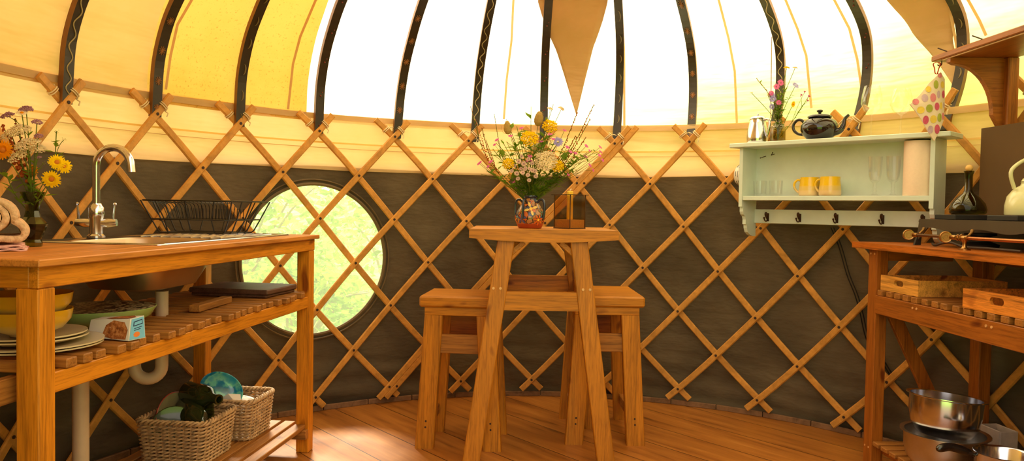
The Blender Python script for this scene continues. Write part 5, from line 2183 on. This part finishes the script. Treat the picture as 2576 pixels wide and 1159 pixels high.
for px, py, w_ in ((1958, 236, 'middle'), (1948, 255, 'left'), (1970, 240, 'right'), (1962, 272, 'centre, lowest'), (1975, 215, 'back, tallest')):
    flower('greenery_sprig', 'green leafy stem in the %s of the bud vase' % w_, 'leafy stem', b0_, st(px, py), 'buds', .009, [P_GRN], leaves=34, bend=.05, leafsize=.030, stem_r=.0016)

TPM = plain('teapot_glaze', (30, 22, 22), .09, var=.1, coat=.6)
tt_ = thing('teapot', 'glossy black teapot with its spout to the right on the blue shelf', 'teapot', SP(.350, .050, ZS2), SANG + .08)
MB().lathe([(.001, 0), (.048, 0), (.051, .003), (.068, .020), (.0785, .042), (.078, .062), (.067, .082), (.048, .093), (.044, .096), (.001, .096)], n=44).build('body', TPM, tt_, smooth=True, sharp=60)
MB().lathe([(.0460, .0955), (.051, .098), (.051, .103), (.042, .109), (.018, .113), (.008, .115), (.006, .119), (.013, .125), (.0135, .129), (.009, .133), (.001, .134)], n=36).build('lid', TPM, tt_, smooth=True, sharp=60)
MB().tube(spline([(.056, 0, .030), (.088, 0, .036), (.102, 0, .058), (.108, 0, .086), (.124, 0, .102)], 6), [.019, .018, .017, .016, .015, .014, .013, .0125, .012, .0115, .011, .0105, .010, .0095, .009, .0085, .008, .0078, .0075, .0072, .007, .0068, .0066, .0064, .006], 14).build('spout', TPM, tt_, smooth=True)
MB().tube(spline([(-.066, 0, .076), (-.080, 0, .092), (-.100, 0, .092), (-.116, 0, .072), (-.112, 0, .048), (-.094, 0, .032), (-.070, 0, .026)], 6), .0066, 12).build('handle', TPM, tt_, smooth=True)


def wineglass(s_, label, h, bulb):
    prof4 = [(.001, .0), (.034, .0), (.034, .0015), (.008, .004), (.0035, .010), (.003, h * .40), (.006, h * .44), (bulb * .72, h * .52), (bulb, h * .66), (bulb * .93, h * .82), (bulb * .72, h), (bulb * .70, h), (bulb * .91, h * .82), (bulb * .97, h * .66), (bulb * .69, h * .53), (.001, h * .455)]
    t = MB().lathe(prof4, n=40).build('wine_glass', GLASS, smooth=True, sharp=40)
    t.location = SP(s_, OM, ZS2)
    return tag(t, label, 'glass')


wineglass(.566, 'tall clear wine glass next to the black teapot spout on the blue shelf', .215, .042)
wineglass(.683, 'round clear wine glass half behind the hanging pot holder', .190, .043)

# ================================================================== HOB COUNTER (right)
RC = V((1.272, .803, 0))
RANG = math.atan2(-.9994, .034)


def RP(a, b_, z):
    """point of the right counter: towards the viewer, towards the wall, up"""
    return V((RC.x + .034 * a + .9994 * b_, RC.y - .9994 * a + .034 * b_, z))


rc = thing('hob_counter', 'dark stained wooden stand with slatted shelves under the gas hob on the right', 'counter', RC, RANG)
RL, RWD = 1.18, .405
RP_ = .060
ZR = ZU
for a, b_ in ((-.062, 0), (.035, RWD - .042), (RL - RP_, 0), (RL - RP_, RWD - .048)):
    MB().box((a, b_, 0), (a + .062, b_ + .048, ZR - .001), bev=.003).build('leg', W_RC['Z'], rc)
mb = MB()
PEG = plain('peg_end', (216, 160, 100), .6)
for (x_, z_) in ((-.048, .086), (-.020, .086), (-.044, .862), (-.016, .862)):
    MB().tube([(x_, .001, z_), (x_, -.0014, z_)], .0042, 8).build('peg', PEG, rc)
for x_, z_ in ((.262, .684), (.286, .684), (.655, .682), (.680, .682), (1.0, .682)):
    MB().tube([(x_, -.003, z_), (x_, -.0054, z_)], .0045, 8).build('peg', PEG, rc)
mb = MB()
mb.prism([(-.142, -.030), (RL + .02, -.030), (RL + .02, RWD - .005), (-.02, RWD - .035), (-.142, .20)], ZR, ZR + .0245)
mb.build('worktop', wood('stained_top', (184, 100, 26), .5, 'X', .38, 1.6), rc)
MB().box((-.03, .05, ZR - .045), (-.008, RWD - .09, ZR), bev=.002).build('apron', W_RC['Y'], rc)
MB().box((RP_ + .04, RWD - .03, ZR - .045), (RL - RP_, RWD - .01, ZR), bev=.002).build('apron', W_RC['X'], rc)
MB().box((.0005, -.0028, .628), (RL - RP_ - .001, .021, .700), bev=.002).build('shelf_rail', W_RC['X'], rc)
MB().box((RP_ + .04, RWD - .024, .628), (RL - RP_, RWD, .700), bev=.002).build('shelf_rail', W_RC['X'], rc)
x = .012
k = 0
while x < RL - .05:
    MB().box((x, -.001 + q.uniform(-.001, .004), .7005), (x + .036, RWD - (.050 if x < .10 else .004), .7225), bev=.0025).build('shelf_slat', W_SLAT['Y'], rc)
    x += .058
for y in (.045, .36):
    MB().box((-.0 if y < .2 else .10, y, .065), (RL - RP_, y + .022, .100), bev=.002).build('shelf_rail', W_RC['X'], rc)
for i, x in enumerate([-.055 + .06 * k for k in range(1, 20)]):
    MB().box((x, .002, .1005), (x + .042, RWD - (.045 if x < .10 else .004), .118), bev=.0025).build('shelf_slat', W_SLAT['Y'], rc)
MB().beam((-.020, .075, .64), (-.020, .33, .125), .05, .02, (0, 1, 0)).build('brace', W_RC['Z'], rc)

# wooden trays on the shelf


def tray(loc, rz, lx, ly, h, label, m_):
    t = thing('wooden_tray', label, 'tray', loc, rz)
    w = .010
    hb0, hb1, hz0, hz1 = lx / 2 - .030, lx / 2 + .030, h * .42, h * .80
    # front with a slot for the hand
    for nm_, y0 in (('front_board', 0), ('back_board', ly - w)):
        mb = MB()
        outl = [(0, 0), (lx, 0), (lx, h), (0, h)]
        n1 = 10
        slot = []
        rr2 = (hz1 - hz0) / 2
        for i in range(n1 + 1):
            a = -PI / 2 + PI * i / n1
            slot.append((hb1 - rr2 + rr2 * math.cos(a), (hz0 + hz1) / 2 + rr2 * math.sin(a)))
        for i in range(n1 + 1):
            a = PI / 2 + PI * i / n1
            slot.append((hb0 + rr2 + rr2 * math.cos(a), (hz0 + hz1) / 2 + rr2 * math.sin(a)))
        ns_ = len(slot)
        # match the slot to points on the outer edge
        def outer_pt(p):
            cx2, cz2 = lx / 2, (hz0 + hz1) / 2
            dx, dz = p[0] - cx2, p[1] - cz2
            k = 1e9
            if dx > 1e-9: k = min(k, (lx - cx2) / dx)
            if dx < -1e-9: k = min(k, -cx2 / dx)
            if dz > 1e-9: k = min(k, (h - cz2) / dz)
            if dz < -1e-9: k = min(k, -cz2 / dz)
            return (cx2 + dx * k, cz2 + dz * k)
        ext = [(outer_pt(p), p) for p in slot]
        ring_o, ring_s = [], []
        corners = [(lx, 0), (lx, h), (0, h), (0, 0)]
        for i in range(ns_):
            ring_o.append(ext[i][0])
            ring_s.append(slot[i])
            a, c = ext[i][0], ext[(i + 1) % ns_][0]
            for cn in corners:
                if (abs(a[0] - cn[0]) < 1e-6) != (abs(c[0] - cn[0]) < 1e-6) and (abs(a[1] - cn[1]) < 1e-6) != (abs(c[1] - cn[1]) < 1e-6) and \
                   (abs(a[0] - cn[0]) < 1e-6 or abs(a[1] - cn[1]) < 1e-6) and (abs(c[0] - cn[0]) < 1e-6 or abs(c[1] - cn[1]) < 1e-6):
                    ring_o.append(cn)
                    ring_s.append(slot[i])
        n2 = len(ring_o)
        vs = [(p[0], y0, p[1]) for p in ring_o] + [(p[0], y0, p[1]) for p in ring_s] + [(p[0], y0 + w, p[1]) for p in ring_o] + [(p[0], y0 + w, p[1]) for p in ring_s]
        fs = []
        for i in range(n2):
            j = (i + 1) % n2
            fs += [(i, j, n2 + j, n2 + i), (2 * n2 + i, 3 * n2 + i, 3 * n2 + j, 2 * n2 + j), (i, 2 * n2 + i, 2 * n2 + j, j), (n2 + i, n2 + j, 3 * n2 + j, 3 * n2 + i)]
        mb.add(vs, fs)
        mb.build(nm_, m_, t)
    for x0 in (0, lx - w):
        MB().box((x0, w, 0), (x0 + w, ly - w, h)).build('side_board', m_, t)
    MB().box((w, w, .001), (lx - w, ly - w, .007)).build('tray_bottom', m_, t)
    return t


tray(RP(.012, .012, .7235), RANG + .02, .245, .335, .058, 'pale wooden tray with a hand slot, beside the far leg of the hob counter', W_TRAY)
tray(RP(.540, -.004, .7235), RANG + .04, .30, .33, .062, 'scuffed orange wooden tray with a hand slot, nearer the right edge', wood('tray_scuffed', (222, 136, 48), .55, 'X', .5, 2.0))

# steel bowls and pans on the lower shelf


def sbowl(loc, r_, h, label, m_=STEEL_B):
    t = MB().lathe([(.001, .002), (r_ * .55, 0), (r_ * .72, .006), (r_ * .90, h * .30), (r_ * .96, h * .6), (r_ * .97, h * .97), (r_ * 1.06, h), (r_ * 1.06, h + .003), (r_ * .95, h + .001), (r_ * .93, h * .6), (r_ * .86, h * .33), (r_ * .6, .010), (.001, .006)], n=56).build('mixing_bowl', m_, smooth=True, sharp=55)
    t.location = loc
    return tag(t, label, 'bowl')


c1 = at(2376, 1100, .50)
sbowl((c1.x, .50, .1185), .135, .128, 'lower brushed steel mixing bowl under the hob counter')
o = sbowl((c1.x - .003, .505, .232), .121, .140, 'upper shiny steel mixing bowl nested in the lower one', STEEL)
o.rotation_euler = (math.radians(-3), math.radians(5), 0)
sp_ = thing('saucepan', 'steel saucepan at the bottom right corner with a black handle', 'saucepan', (0, 0, 0))
c2 = at(2520, 1150, .20)
sp_.location = (c2.x + .005, .20, .1185)
MB().lathe([(.001, .001), (.070, 0), (.078, .006), (.080, .150), (.084, .154), (.082, .155), (.076, .150), (.074, .008), (.001, .006)], n=44).build('pan_body', STEEL, sp_, smooth=True, sharp=50)
MB().tube(spline([(-.078, .02, .138), (-.11, .03, .150), (-.15, .04, .158), (-.19, .035, .150)], 6), [.007] * 3 + [.010, .012, .013, .0135, .0138, .014, .014, .014, .014, .014, .0138, .0135, .013, .012, .010, .006], 12).build('handle', plain('bakelite', (22, 16, 14), .25, coat=.4), sp_, smooth=True)
fp = thing('frying_pan', 'black frying pan lying dark behind the saucepan under the hob counter', 'pan', (c1.x + .205, .36, .1185))
MB().lathe([(.001, 0), (.075, 0), (.100, .040), (.098, .041), (.073, .004), (.001, .004)], n=40).build('pan_body', BLACK, fp, smooth=True, sharp=50)
MB().tube([(-.095, -.02, .036), (-.13, -.05, .052), (-.17, -.085, .060)], [.009, .011, .010], 10).build('handle', BLACK, fp, smooth=True)
wb = thing('white_crate', 'small pale open crate behind the rear leg of the hob counter', 'crate', (1.610, .54, .1185), .1)
CRW = plain('crate_white', (200, 180, 160), .6)
for a0, a1 in (((.0, 0, 0), (.07, .006, .12)), ((0, .10, 0), (.07, .106, .12)), ((0, .006, 0), (.006, .10, .12)), ((.064, .006, 0), (.07, .10, .12)), ((.006, .006, 0), (.064, .10, .006))):
    MB().box(a0, a1, bev=.002).build('side_board' if a1[2] > .05 else 'bottom', CRW, wb)

# gas hob: dark body with arched front, brass pipe and valves
HB = thing('gas_hob', 'dark grey two-burner gas hob with an arched front on the right counter', 'hob', RP(.0, .0, ZR + .025), RANG)
HOBM = plain('hob_enamel', (74, 62, 46), .42, var=.08, scale=14)
HOBD = plain('hob_cast_iron', (30, 24, 20), .6, var=.2)
x0, x1_ = .125, 1.10
y0 = .085
zl, zh = .010, .0985
mb = MB()
n_ = 30
# front plate with two low arches, its ends leaning out
topy, boty = zh, zl
pts_t, pts_b = [], []
for i in range(n_ + 1):
    f = i / n_
    x = x0 + (x1_ - x0) * f
    pts_t.append((x + (.012 if i == 0 else 0), zh))
    arch = 0.052 * max(0.0, min(1.0, min(f / .06, (1 - f) / .06))) * (1.0 if True else 0)
    pts_b.append((x - (.006 if i == 0 else 0), zl + arch + (.006 * math.sin(f * 22))))
mb.prism(pts_t + list(reversed(pts_b)), y0, y0 + .004, 'Y')
mb.build('front_plate', HOBM, HB)
MB().box((x0 + .012, y0 + .004, zh - .004), (x1_, .30, zh), bev=.001).build('top_plate', HOBM, HB)
MB().box((x0 + .02, .296, .0), (x1_, .30, zh - .004)).build('back_plate', HOBM, HB)
for x in (x0 - .004, x1_ - .02):
    mb = MB()
    mb.prism([(y0 - .012, 0), (y0 + .012, 0), (y0 + .016, .045), (y0 + .004, .050)], x, x + .010, 'X')
    mb.build('foot', HOBD, HB)
for bxx in (.33, .72):
    bn = MB().lathe([(.001, .0), (.055, .0), (.06, .012), (.035, .022), (.034, .040), (.050, .044), (.050, .052), (.001, .054)], (bxx, .19, .001), 28)
    bn.build('burner', HOBD, HB, smooth=True, sharp=40)
for (xa, xb, ya, yb) in ((.205, .325, .10, .28), (.49, .63, .10, .28)):
    mb = MB()
    mb.box((xa, ya, zh + .0005), (xb, yb, zh + .018), bev=.002)
    mb.build('pan_support', HOBD, HB)

gp = thing('gas_pipe', 'brass gas pipe with two round valves along the front of the right counter', 'gas pipe', RP(0, 0, 0), RANG)
py_, pz_ = .034, .946
MB().tube([(.215, py_, pz_), (.44, py_, pz_)], .0055, 12).build('pipe', plain('dull_pipe', (104, 70, 44), .35, .8), gp, smooth=True)
MB().tube([(.50, py_, pz_), (1.12, py_, pz_ + .002)], .0058, 12).build('pipe', plain('copper_pipe', (176, 104, 54), .3, .9), gp, smooth=True)
MB().tube([(.182, py_, pz_), (.196, py_, pz_), (.215, py_, pz_)], [.008, .0085, .0072], 12).build('union', BRASS, gp, smooth=True)
for vx, nm_ in ((.170, 0), (.392, 1)):
    M = Matrix.Translation((vx, py_ - .010, pz_)) @ Matrix.Rotation(math.radians(70), 4, 'Z') @ Matrix.Rotation(PI / 2, 4, 'X')
    mb = MB()
    mb.lathe([(.001, 0), (.018, 0), (.0195, .002), (.0195, .015), (.018, .017), (.0150, .0165), (.0145, .0155), (.010, .0155), (.0095, .018), (.006, .018), (.0055, .0165), (.001, .0165)], n=30, M=M)
    mb.build('valve_wheel', BRASS, gp, smooth=True, sharp=30)
    mb = MB()
    mb.tube([(vx + .02, py_, pz_), (vx + .035, py_, pz_), (vx + .046, py_, pz_)], [.0085, .0085, .0075], 10)
    mb.build('valve_stem', BRASS, gp, smooth=True)
    mb = MB()
    mb.tube([(vx + .055 + .05 * nm_, py_, pz_ + .004), (vx + .045 + .05 * nm_, py_ + .02, pz_ + .018), (vx + .032 + .05 * nm_, py_ + .03, pz_ + .024)], [.0045, .005, .0062], 10)
    mb.build('lever', BRASS, gp, smooth=True)
mb = MB()
mb.tube([(.444, py_, pz_), (.452, py_, pz_)], .011, 6)
mb.tube([(.452, py_, pz_), (.500, py_, pz_)], .0078, 12)
mb.tube([(.463, py_, pz_), (.470, py_, pz_)], .0125, 6)
mb.tube([(.492, py_, pz_), (.502, py_, pz_)], .0095, 12)
mb.build('tee_joint', BRASS, gp, smooth=True, sharp=30)
MB().lathe([(.018, 0), (.018, .003), (.010, .006), (.0065, .012), (.0060, .024), (.010, .034), (.001, .036)], (.482, py_, ZR + .025), 20).build('pipe_foot', BRASS, gp, smooth=True)
# loose rubber hose behind the pipe
hs = spline([RP(.20, .10, .915), RP(.26, .075, .912), RP(.32, .085, .925), RP(.40, .09, .913), RP(.52, .085, .914), RP(.66, .095, .913)], 8)
tag(MB().tube(hs, .0045, 8).build('gas_hose', plain('rubber_hose', (60, 40, 26), .6), smooth=True), 'dark rubber hose looping under the gas hob behind the brass pipe', 'hose')

# bottle and enamel jug standing on the hob
bt_ = at(2438, 530, RP(.26, 0, 0).y)
sbt = thing('stoppered_bottle', 'round green glass bottle with a wooden ball stopper on the hob', 'bottle', RP(.265, .185, ZR + .025 + zh + .019))
MB().lathe([(.001, .004), (.05, .001), (.058, .006), (.060, .018), (.054, .040), (.036, .062), (.020, .074), (.0135, .086), (.0125, .135), (.0145, .150), (.017, .156), (.0155, .157), (.011, .148), (.0105, .09), (.017, .074), (.034, .058), (.056, .02), (.05, .006), (.001, .007)], n=36).build('glass_body', glass('bottle_olive', (190, 186, 112), .02, 1.1), sbt, smooth=True, sharp=60)
MB().ball((0, 0, .167), .0125, 14, sz=1.0).build('stopper', plain('beech_ball', (226, 176, 96), .5), sbt, smooth=True)
ENA = plain('cream_enamel', (214, 210, 160), .25, var=.03, coat=.4)
ej = thing('enamel_kettle', 'cream enamel kettle at the right edge, standing on the hob', 'kettle', RP(.560, .20, ZR + .025 + zh + .019))
MB().lathe([(.001, 0), (.074, 0), (.076, .004), (.076, .030), (.070, .060), (.052, .085), (.034, .096), (.032, .104), (.034, .107), (.001, .108)], n=44).build('body', ENA, ej, smooth=True, sharp=60)
MB().lathe([(.033, .1085), (.028, .118), (.010, .126), (.001, .127)], n=32).build('lid', ENA, ej, smooth=True)
MB().ball((0, 0, .134), .009, 12).build('lid_knob', ENA, ej, smooth=True)
MB().tube(spline([(.060, 0, .055), (.085, 0, .085), (.07, 0, .145), (0, 0, .185), (-.07, 0, .145), (-.06, 0, .085)], 6), .006, 10).build('handle', ENA, ej, smooth=True)

# brown heat board behind the hob
HBD = plain('hardboard', (96, 68, 30), .75, var=.12, scale=5)
hb = MB()
rows = []
pA_, pB_ = RP(.105, .336, 0), RP(1.14, .336, 0)
for i in range(12):
    f = i / 11
    p = pA_.lerp(pB_, f)
    bow = .004 * math.sin(PI * f)
    rows.append([p + V((bow + .012 * (1 - k / 5) * 0, 0, ZR + .0255 + (1.352 - ZR - .0255) * k / 5)) for k in range(6)])
hb.grid(rows)
o = hb.build('heat_board', HBD, solid=.006)
tag(o, 'tall brown hardboard sheet standing behind the gas hob', 'board')

# ---- upper shelf on its post
us = thing('upper_shelf', 'brown wooden bracket shelf high at the right edge with a pale front strip', 'shelf', (1.446, .770, 0), math.radians(-88.5))
# local x towards the viewer, y towards the wall
MB().box((0, -.004, 1.612), (1.15, .255, 1.634), bev=.003).build('shelf_board', W_RC['X'], us)
MB().box((.055, .006, 1.6085), (1.14, .012, 1.6115)).build('light_strip', plain('pale_strip', (240, 200, 156), .5), us)
MB().box((.062, .214, .9275 + .0), (.128, .256, 1.6115), bev=.003).build('post', W_RC['Z'], us)
pr_ = [(.008, 1.611), (.214, 1.611), (.214, 1.345), (.206, 1.352)]
for k in range(13):
    a = PI / 2 * k / 12
    pr_.append((.02 + .150 * math.cos(a) + .008, 1.400 + .185 * math.sin(a)))
pr_.append((.008, 1.594))
mb = MB()
mb.prism(pr_, .080, .104, 'X')
mb.build('curved_bracket', W_RC['Y'], us)
for x_, dx in ((.10, -.040), (.30, -.040)):
    MB().tube([(x_, .004, 1.640 - .010), (x_ + dx * .4, -.03, 1.648)], [.0022, .0022], 8).build('nail', plain('rusty_nail', (70, 44, 30), .7), us)
MB().tube(spline([(.030, .02, 1.611), (.030, .02, 1.598), (.030, .012, 1.592), (.030, .004, 1.597)], 4), .0022, 8).build('hook', plain('rusty_nail', (70, 44, 30), .7), us)

# pot holder
ph_base = at(2352, 168, .730)
ph = thing('pot_holder', 'white pot holder with pink, green and yellow spots hanging by a red loop', 'pot holder', ph_base)
phy = .730


def hp(px, py):
    return at(px, py, phy) - ph_base


PHW = plain('holder_cloth', (244, 222, 196), .9, var=.04, scale=40, bmp=.3)
edge_px = [(2367, 181), (2380, 198), (2380, 250), (2377, 300), (2368, 320), (2350, 354), (2334, 330), (2314, 295), (2289, 262), (2312, 240), (2338, 208)]
cen = (2345, 262)
mb = MB()
n_ = len(edge_px)
dense = []
for i in range(n_):
    a, c = edge_px[i], edge_px[(i + 1) % n_]
    for k in range(4):
        dense.append((a[0] + (c[0] - a[0]) * k / 4, a[1] + (c[1] - a[1]) * k / 4))


def puff(x, y, f):
    return V((0, -.006 * (1 - f * f) - .004 * math.sin(x * .09) * (1 - f) - .010 * max(0, (x - 2362) / 18) * -1, 0))


rows_f, rows_b = [], []
for f in (.05, .3, .55, .8, .94, 1.0):
    rf, rb_ = [], []
    for p in dense:
        x, y = cen[0] + (p[0] - cen[0]) * f, cen[1] + (p[1] - cen[1]) * f
        w = hp(x, y)
        pf = puff(x, y, f)
        rf.append(w + pf - V((0, .002, 0)))
        rb_.append(w + V((0, .006 * (1 - f * f) + .003, 0)) + V((0, pf.y * .5, 0)))
    rows_f.append(rf)
    rows_b.append(rb_)
mb.grid(rows_f, closed=True)
mb.grid(rows_b, closed=True)
mb.grid([rows_f[-1], rows_b[-1]], closed=True)
mb.add(rows_f[0], [tuple(range(len(dense)))])
mb.add(rows_b[0], [tuple(range(len(dense)))])
mb.build('padded_cloth', PHW, ph, smooth=True, sharp=60)
DOTC = {'p': plain('spot_pink', (232, 140, 150), .9), 'g': plain('spot_green', (176, 182, 70), .9), 'y': plain('spot_yellow', (246, 210, 90), .9), 'l': plain('spot_lilac', (206, 176, 190), .9), 'm': plain('spot_magenta', (210, 90, 120), .9)}
for x, y, rx_, ry_, c in ((2364, 190, 6, 6, 'p'), (2353, 213, 6, 11, 'g'), (2371, 213, 6, 9, 'y'), (2334, 225, 7, 8, 'y'), (2324, 247, 8, 10, 'l'), (2345, 246, 8, 11, 'p'), (2359, 238, 4, 10, 'l'), (2374, 237, 5, 10, 'm'),
                          (2302, 256, 8, 8, 'p'), (2314, 277, 9, 9, 'y'), (2335, 273, 9, 10, 'g'), (2355, 268, 6, 10, 'm'), (2366, 266, 4, 9, 'y'), (2376, 264, 3, 8, 'l'), (2327, 302, 7, 11, 'm'), (2346, 300, 9, 10, 'y'), (2362, 296, 6, 11, 'g'), (2373, 292, 4, 9, 'p'), (2339, 326, 7, 10, 'l'), (2356, 325, 7, 12, 'm')):
    mb = MB()

    def fr_(xx, yy_):
        # how far out the point lies, to follow the padding
        best = 1.0
        dx, dy = xx - cen[0], yy_ - cen[1]
        d = math.hypot(dx, dy) + 1e-6
        bd = 1e9
        for p in dense:
            ex_, ey_ = p[0] - cen[0], p[1] - cen[1]
            e = math.hypot(ex_, ey_)
            cr = abs(dx * ey_ - dy * ex_) / (d * e)
            if dx * ex_ + dy * ey_ > 0 and cr < bd:
                bd, best = cr, e
        return min(1, d / best)
    ptsd = [(x, y)]
    for ring_ in (.5, 1.0):
        for k in range(14):
            a = 2 * PI * k / 14
            ptsd.append((x + rx_ * ring_ * math.cos(a), y + ry_ * ring_ * math.sin(a)))
    vs = [hp(*p) + puff(p[0], p[1], fr_(*p)) - V((0, .0032, 0)) for p in ptsd]
    fs = [(0, 1 + k, 1 + (k + 1) % 14) for k in range(14)] + [(1 + k, 15 + k, 15 + (k + 1) % 14, 1 + (k + 1) % 14) for k in range(14)]
    mb.add(vs, fs)
    mb.build('spot', DOTC[c], ph)
REDL = plain('red_tape', (196, 44, 22), .8)
mb = MB()
loop = spline([hp(2366, 184), hp(2352, 186), hp(2349, 172), hp(2346, 161), hp(2354, 157), hp(2364, 160), hp(2360, 172), hp(2356, 186)], 5)
mb.grid([[p + V((0, -.002, .0)) for p in loop], [p + V((.006, .003, .001)) for p in loop]])
mb.build('hanging_loop', REDL, ph, solid=.0015)

# ---- cords
cb = [(2090, 572), (2110, 620), (2130, 690), (2150, 740), (2164, 790), (2175, 840), (2190, 875), (2215, 905), (2240, 945)]
for dx, lab in ((0, 'black cable hanging down the dark wall left of the hob counter'), (7, 'second black cable, just right of its twin, left of the hob counter')):
    path = []
    for px, py in cb:
        d = ray(px + dx, py)
        a = d.x ** 2 + d.y ** 2
        bq = 2 * (CAM.x * d.x + CAM.y * d.y)
        c = CAM.x ** 2 + CAM.y ** 2 - 1.893 ** 2
        t_ = (-bq + math.sqrt(bq * bq - 4 * a * c)) / (2 * a)
        path.append(CAM + d * t_)
    tag(MB().tube(spline(path, 6), .0028, 6).build('cable', BLACK, smooth=True), lab, 'cable')
tc_ = []
for px, py in ((1944, 90), (1942, 160), (1942, 230), (1941, 300)):
    th, s_ = on_roof(px, py, off=-.02)
    tc_.append(prof(th, s_, -.03)[0])
tag(MB().tube(spline(tc_, 5), .0022, 6).build('cord', plain('brown_cord', (150, 100, 50), .8), smooth=True), 'thin brown cord hanging beside the vine-painted rib behind the blue shelf', 'cord')
